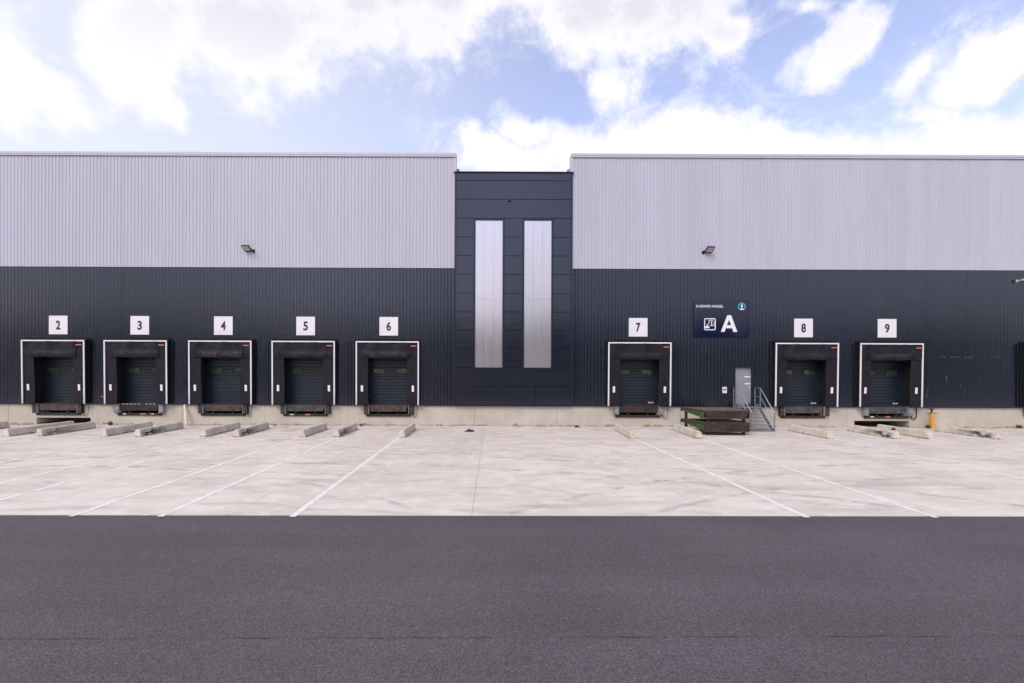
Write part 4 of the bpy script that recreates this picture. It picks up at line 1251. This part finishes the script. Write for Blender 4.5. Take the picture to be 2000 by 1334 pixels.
# ================================================================== FLOODLIGHTS, SENSOR, CAMERA
def floodlight(px, py, bside, label):
    c = wall_pt(px, py)
    x, z = c.x, c.z
    t = thing('floodlight', label, 'floodlight', (x, -0.06, z), 'floodlights on the silver cladding')
    # housing tilted out and up from the wall
    ang = R(34)
    ay = Vector((0, -math.cos(ang), math.sin(ang)))     # from wall edge to outer edge
    n = Vector((0, -math.sin(ang), -math.cos(ang)))     # lamp faces out and down
    b0 = Vector((x, -0.17, z - 0.14))
    L, W, T = 0.40, 0.21, 0.07
    def cor(sxx, l, h): return b0 + Vector((sxx * W, 0, 0)) + ay * l + n * h
    m = MB(); m.hexa([cor(-1, 0, -T), cor(1, 0, -T), cor(1, L, -T), cor(-1, L, -T)], [cor(-1, 0, 0), cor(1, 0, 0), cor(1, L, 0), cor(-1, L, 0)])
    m.hexa([cor(-0.8, -0.001, -0.06), cor(0.8, -0.001, -0.06), cor(0.8, -0.07, -0.05), cor(-0.8, -0.07, -0.05)], [cor(-0.8, -0.001, 0.0), cor(0.8, -0.001, 0.0), cor(0.8, -0.07, -0.01), cor(-0.8, -0.07, -0.01)])
    m.build('housing', M['lampblack'], t)
    m = MB(); m.hexa([cor(-0.82, 0.05, 0.001), cor(0.82, 0.05, 0.001), cor(0.82, L - 0.035, 0.001), cor(-0.82, L - 0.035, 0.001)],
                     [cor(-0.82, 0.05, 0.006), cor(0.82, 0.05, 0.006), cor(0.82, L - 0.035, 0.006), cor(-0.82, L - 0.035, 0.006)])
    m.build('lens', M['lens'], t)
    m = MB(); m.hexa([cor(-0.82, 0.05, 0.0065), cor(0.82, 0.05, 0.0065), cor(0.82, 0.10, 0.0065), cor(-0.82, 0.10, 0.0065)],
                     [cor(-0.82, 0.05, 0.010), cor(0.82, 0.05, 0.010), cor(0.82, 0.10, 0.010), cor(-0.82, 0.10, 0.010)])
    m.build('reflector_strip', M['silver'], t)
    bx = x + bside * 0.26
    m = MB(); m.box(min(bx, x + bside * 0.20), max(bx, x + bside * 0.20), -0.24, -0.12, z - 0.10, z - 0.02, 0.005); m.tube([(bx - bside * 0.02, -0.18, z - 0.06), (bx, -0.06, z - 0.10)], 0.03, 8)
    m.box(bx - 0.07, bx + 0.07, -0.085, -0.06, z - 0.20, z - 0.02, 0.004)
    m.build('bracket', M['lampblack'], t)
floodlight(487.5, 487.5, 1, 'black floodlight on the silver cladding above docks four and five')
floodlight(1381.5, 490, -1, 'black floodlight on the silver cladding above the navy sign')

p = wall_pt(995, 393.3)
t = thing('wall_sensor', 'small black sensor box high on the dark central bay', 'sensor', (p.x, YB, p.z))
m = MB(); m.box(p.x - 0.085, p.x + 0.085, YB - 0.09, YB - 0.004, p.z - 0.06, p.z + 0.06, 0.008); m.build('housing', M['lampblack'], t)
m = MB(); m.tube([(p.x, YB - 0.088, p.z - 0.01), (p.x, YB - 0.105, p.z - 0.015)], 0.03, 10); m.build('lens', M['black'], t)

p = wall_pt(1985, 549)
t = thing('security_camera', 'pale security camera on a wall arm at the right edge', 'camera', (p.x, -0.03, p.z))
m = MB(); m.box(p.x - 0.06, p.x + 0.04, -0.06, -0.022, p.z - 0.07, p.z + 0.07, 0.006); m.tube([(p.x, -0.055, p.z), (p.x + 0.08, -0.25, p.z + 0.02)], 0.028, 8); m.build('wall_arm', M['silver'], t)
m = MB(); m.tube([(p.x + 0.04, -0.22, p.z + 0.03), (p.x + 0.38, -0.50, p.z - 0.02)], 0.055, 10); m.build('camera_body', M['silver'], t)
m = MB(); m.tube([(p.x + 0.381, -0.501, p.z - 0.02), (p.x + 0.395, -0.512, p.z - 0.022)], 0.042, 10); m.build('lens', M['lampblack'], t)
m = MB(); m.bar((p.x + 0.02, -0.205, p.z + 0.095), (p.x + 0.43, -0.54, p.z + 0.04), 0.13, 0.012); m.build('sun_hood', M['silver'], t)

# ================================================================== YELLOW TRAILER JACK
gp = ground_pt(1819.5, 836.8, GZ)
X, Y = gp.x, gp.y
t = thing('trailer_jack', 'yellow trailer support jack with small wheel beside the plinth', 'jack', (X, Y, GZ))
m = MB()
m.hexa([(X - 0.085, Y - 0.10, GZ + 0.02), (X + 0.105, Y - 0.10, GZ + 0.02), (X + 0.105, Y + 0.10, GZ + 0.02), (X - 0.085, Y + 0.10, GZ + 0.02)],
       [(X - 0.06, Y - 0.06, 0.86), (X + 0.06, Y - 0.06, 0.86), (X + 0.06, Y + 0.06, 0.86), (X - 0.06, Y + 0.06, 0.86)])
m.build('column', M['yellow'], t)
m = MB(); m.box(X - 0.12, X + 0.15, Y - 0.13, Y + 0.13, GZ, GZ + 0.022, 0.003); m.build('foot_plate', M['yellow'], t)
m = MB(); m.tube([(X, Y, 0.86), (X, Y, 1.04)], 0.045, 10); m.build('spindle', M['rust'], t)
m = MB(); m.tube([(X, Y, 1.04), (X, Y, 1.065), (X, Y, 1.12)], [0.05, 0.11, 0.10], 12); m.build('saddle', M['rust'], t)
for s in (-1, 1):
    m = MB(); m.tube([(X + s * 0.08, Y - 0.02, 0.835), (X + s * 0.27, Y - 0.02, 0.835)], 0.017, 8); m.build('crank_handle', M['lampblack'], t)
m = MB(); m.tube([(X - 0.27, Y - 0.05, GZ + 0.105), (X - 0.20, Y - 0.02, GZ + 0.105)], 0.10, 16); m.build('wheel', M['rubber'], t)
m = MB(); m.tube([(X - 0.20, Y - 0.02, GZ + 0.105), (X - 0.10, Y, GZ + 0.10)], 0.016, 6); m.build('axle', M['rust'], t)

# ================================================================== SMALL THINGS
# pale plank leaning against the plinth
a0, a1 = ground_pt(355.5, 833, GZ), wall_pt(361.5, 793, -0.02)
m = MB(); m.bar((a0.x, -0.42, GZ + 0.02), (a1.x, -0.075, 1.14), 0.10, 0.03)
tag(m.top('plank', M['timber'], (a0.x, -0.3, GZ)), 'pale narrow plank leaning on the plinth between docks three and four', 'plank')
# rusty pin lying on the guide of dock nine
rp = ground_pt(1745, 853.5, GZ)
rz = GZ + 0.345
m = MB(); m.tube([(rp.x, rp.y, rz - 0.01), (rp.x, rp.y, rz + 0.035)], 0.10, 12); m.tube([(rp.x, rp.y, rz + 0.035), (rp.x, rp.y, rz + 0.11)], [0.045, 0.06], 10)
tag(m.top('rusty_lock_pin', M['rust'], (rp.x, rp.y, rz)), 'rusty lock pin lying on the tyre rubbed guide of dock nine', 'pin')
# red reflector left of dock 3
q = wall_pt(202, 774.5)
m = MB(); m.box(q.x - 0.07, q.x + 0.06, -0.09, -0.024, q.z - 0.035, q.z + 0.035, 0.01)
tag(m.top('red_switch', simple('red_plastic', (0.45, 0.03, 0.03), 0.4), (q.x, -0.03, q.z)), 'small red pull switch left of the dock three shelter', 'switch')

def mound(px, py, rx, ry, h, name, label, cat):
    g = ground_pt(px, py, GZ)
    m = MB()
    def fn(u, v):
        a = 2 * math.pi * u; r = 1 - v
        n = 0.7 + 0.6 * mnoise.noise(Vector((math.cos(a) * 1.7 + px, math.sin(a) * 1.7, v * 3)))
        zz = h * (1 - r ** 1.6) * (0.8 + 0.6 * mnoise.noise(Vector((math.cos(a) * r * 4 + px, math.sin(a) * r * 4, 2.0))))
        return (g.x + rx * r * math.cos(a) * n, g.y + ry * r * math.sin(a) * n, GZ - 0.003 + max(0.0, zz))
    m.grid(fn, 28, 8)
    return tag(m.top(name, M['soil'], (g.x, g.y, GZ)), label, cat)
mound(918, 842.5, 0.42, 0.32, 0.12, 'soil_heap', 'small heap of dark soil on the concrete left of centre', 'soil')
mound(1127, 834.6, 0.20, 0.14, 0.12, 'soil_heap', 'little dark clump of soil against the plinth under the central bay', 'soil')

def weed(px, py, size, label):
    g = ground_pt(px, py, GZ)
    m = MB()
    rnd = random.Random(int(px))
    for i in range(34):
        a = rnd.uniform(0, 6.28); el = rnd.uniform(0.5, 1.45); L = size * rnd.uniform(0.4, 1.0)
        d = Vector((math.cos(a) * math.cos(el), math.sin(a) * math.cos(el) * 0.6, math.sin(el)))
        s = Vector((-math.sin(a), math.cos(a), 0)) * L * 0.13
        b0 = Vector((g.x, g.y, GZ)) + Vector((rnd.uniform(-.05, .05), rnd.uniform(-.03, .03), 0)) * size * 4
        mid = b0 + d * L * 0.55 + s; mi2 = b0 + d * L * 0.55 - s
        m.quad(b0, mid, b0 + d * L + Vector((0, 0, -0.1 * L)), mi2)
    return tag(m.top('weed', M['weed'], (g.x, g.y, GZ)), label, 'plant', 'weeds at the foot of the plinth')
weed(216, 830.8, 0.33, 'small green weed at the plinth foot below dock three')
weed(537, 832, 0.16, 'low green weed at the plinth foot between docks four and five')
weed(705, 832.5, 0.20, 'low green weed at the plinth foot between docks five and six')
weed(1992, 836.5, 0.30, 'green weed at the plinth foot at the right edge')

# dead leaves blown against the plinth and the guides
m = MB()
rnd = random.Random(5)
def leaf_at(x, y):
    s = rnd.uniform(0.012, 0.035); a = rnd.uniform(0, 6.28)
    ca, sa = math.cos(a) * s, math.sin(a) * s
    z = GZ + 0.006
    m.quad((x - ca, y - sa, z + rnd.uniform(0, .015)), (x + sa * .6, y - ca * .6, z), (x + ca, y + sa, z + rnd.uniform(0, .02)), (x - sa * .6, y + ca * .6, z + rnd.uniform(0, .02)))
for (px0, px1, n) in ((22, 72, 260), (190, 240, 60), (352, 440, 170), (480, 590, 60), (680, 760, 110), (830, 900, 50), (990, 1130, 170), (1130, 1200, 40), (1560, 1640, 50), (1890, 2000, 90)):
    for i in range(n):
        x = wall_pt(rnd.uniform(px0, px1), 832).x
        leaf_at(x, -0.03 - abs(rnd.gauss(0, 0.38)))
for i in range(500):
    leaf_at(rnd.uniform(-27, 29), -rnd.random() ** 2 * 9 - 0.1)
tag(m.build('leaf_litter', M['litter']), 'dead brown leaves and bits scattered along the plinth', 'leaf litter', kind='stuff')

# rust runs below the pit frame of dock 3 : a thin deposit on the concrete
# ================================================================== FAR BEHIND THE CAMERA : wood seen only in reflections
m = MB()
rnd = random.Random(3)
for i in range(34):
    x = -135 + i * 8.2 + rnd.uniform(-2, 2); y = -100 + rnd.uniform(-8, 8)
    H = rnd.uniform(15, 19.5)
    m.tube([(x, y, -0.1), (x + rnd.uniform(-.3, .3), y, H * 0.6)], [0.28, 0.12], 6)
    for j in range(620):
        a, e = rnd.uniform(0, 6.28), rnd.uniform(-1, 1)
        rr = rnd.random() ** 0.4
        cz = H * 0.54 + e * rr * H * 0.46
        ca = math.sqrt(max(0, 1 - e * e)) * rr * H * 0.34
        p = Vector((x + math.cos(a) * ca, y + math.sin(a) * ca, cz + 0.3))
        s = rnd.uniform(0.35, 0.8)
        u_ = Vector((rnd.gauss(0, 1), rnd.gauss(0, 1), rnd.gauss(0, 1))).normalized() * s
        v_ = u_.cross(Vector((rnd.gauss(0, 1), rnd.gauss(0, 1), rnd.gauss(0, 1)))).normalized() * s
        m.quad(p - u_, p - v_, p + u_, p + v_)
tag(m.build('far_wood', M['leaf'], fix=False), 'wood of green trees beyond the yard opposite the warehouse', 'trees', kind='stuff')
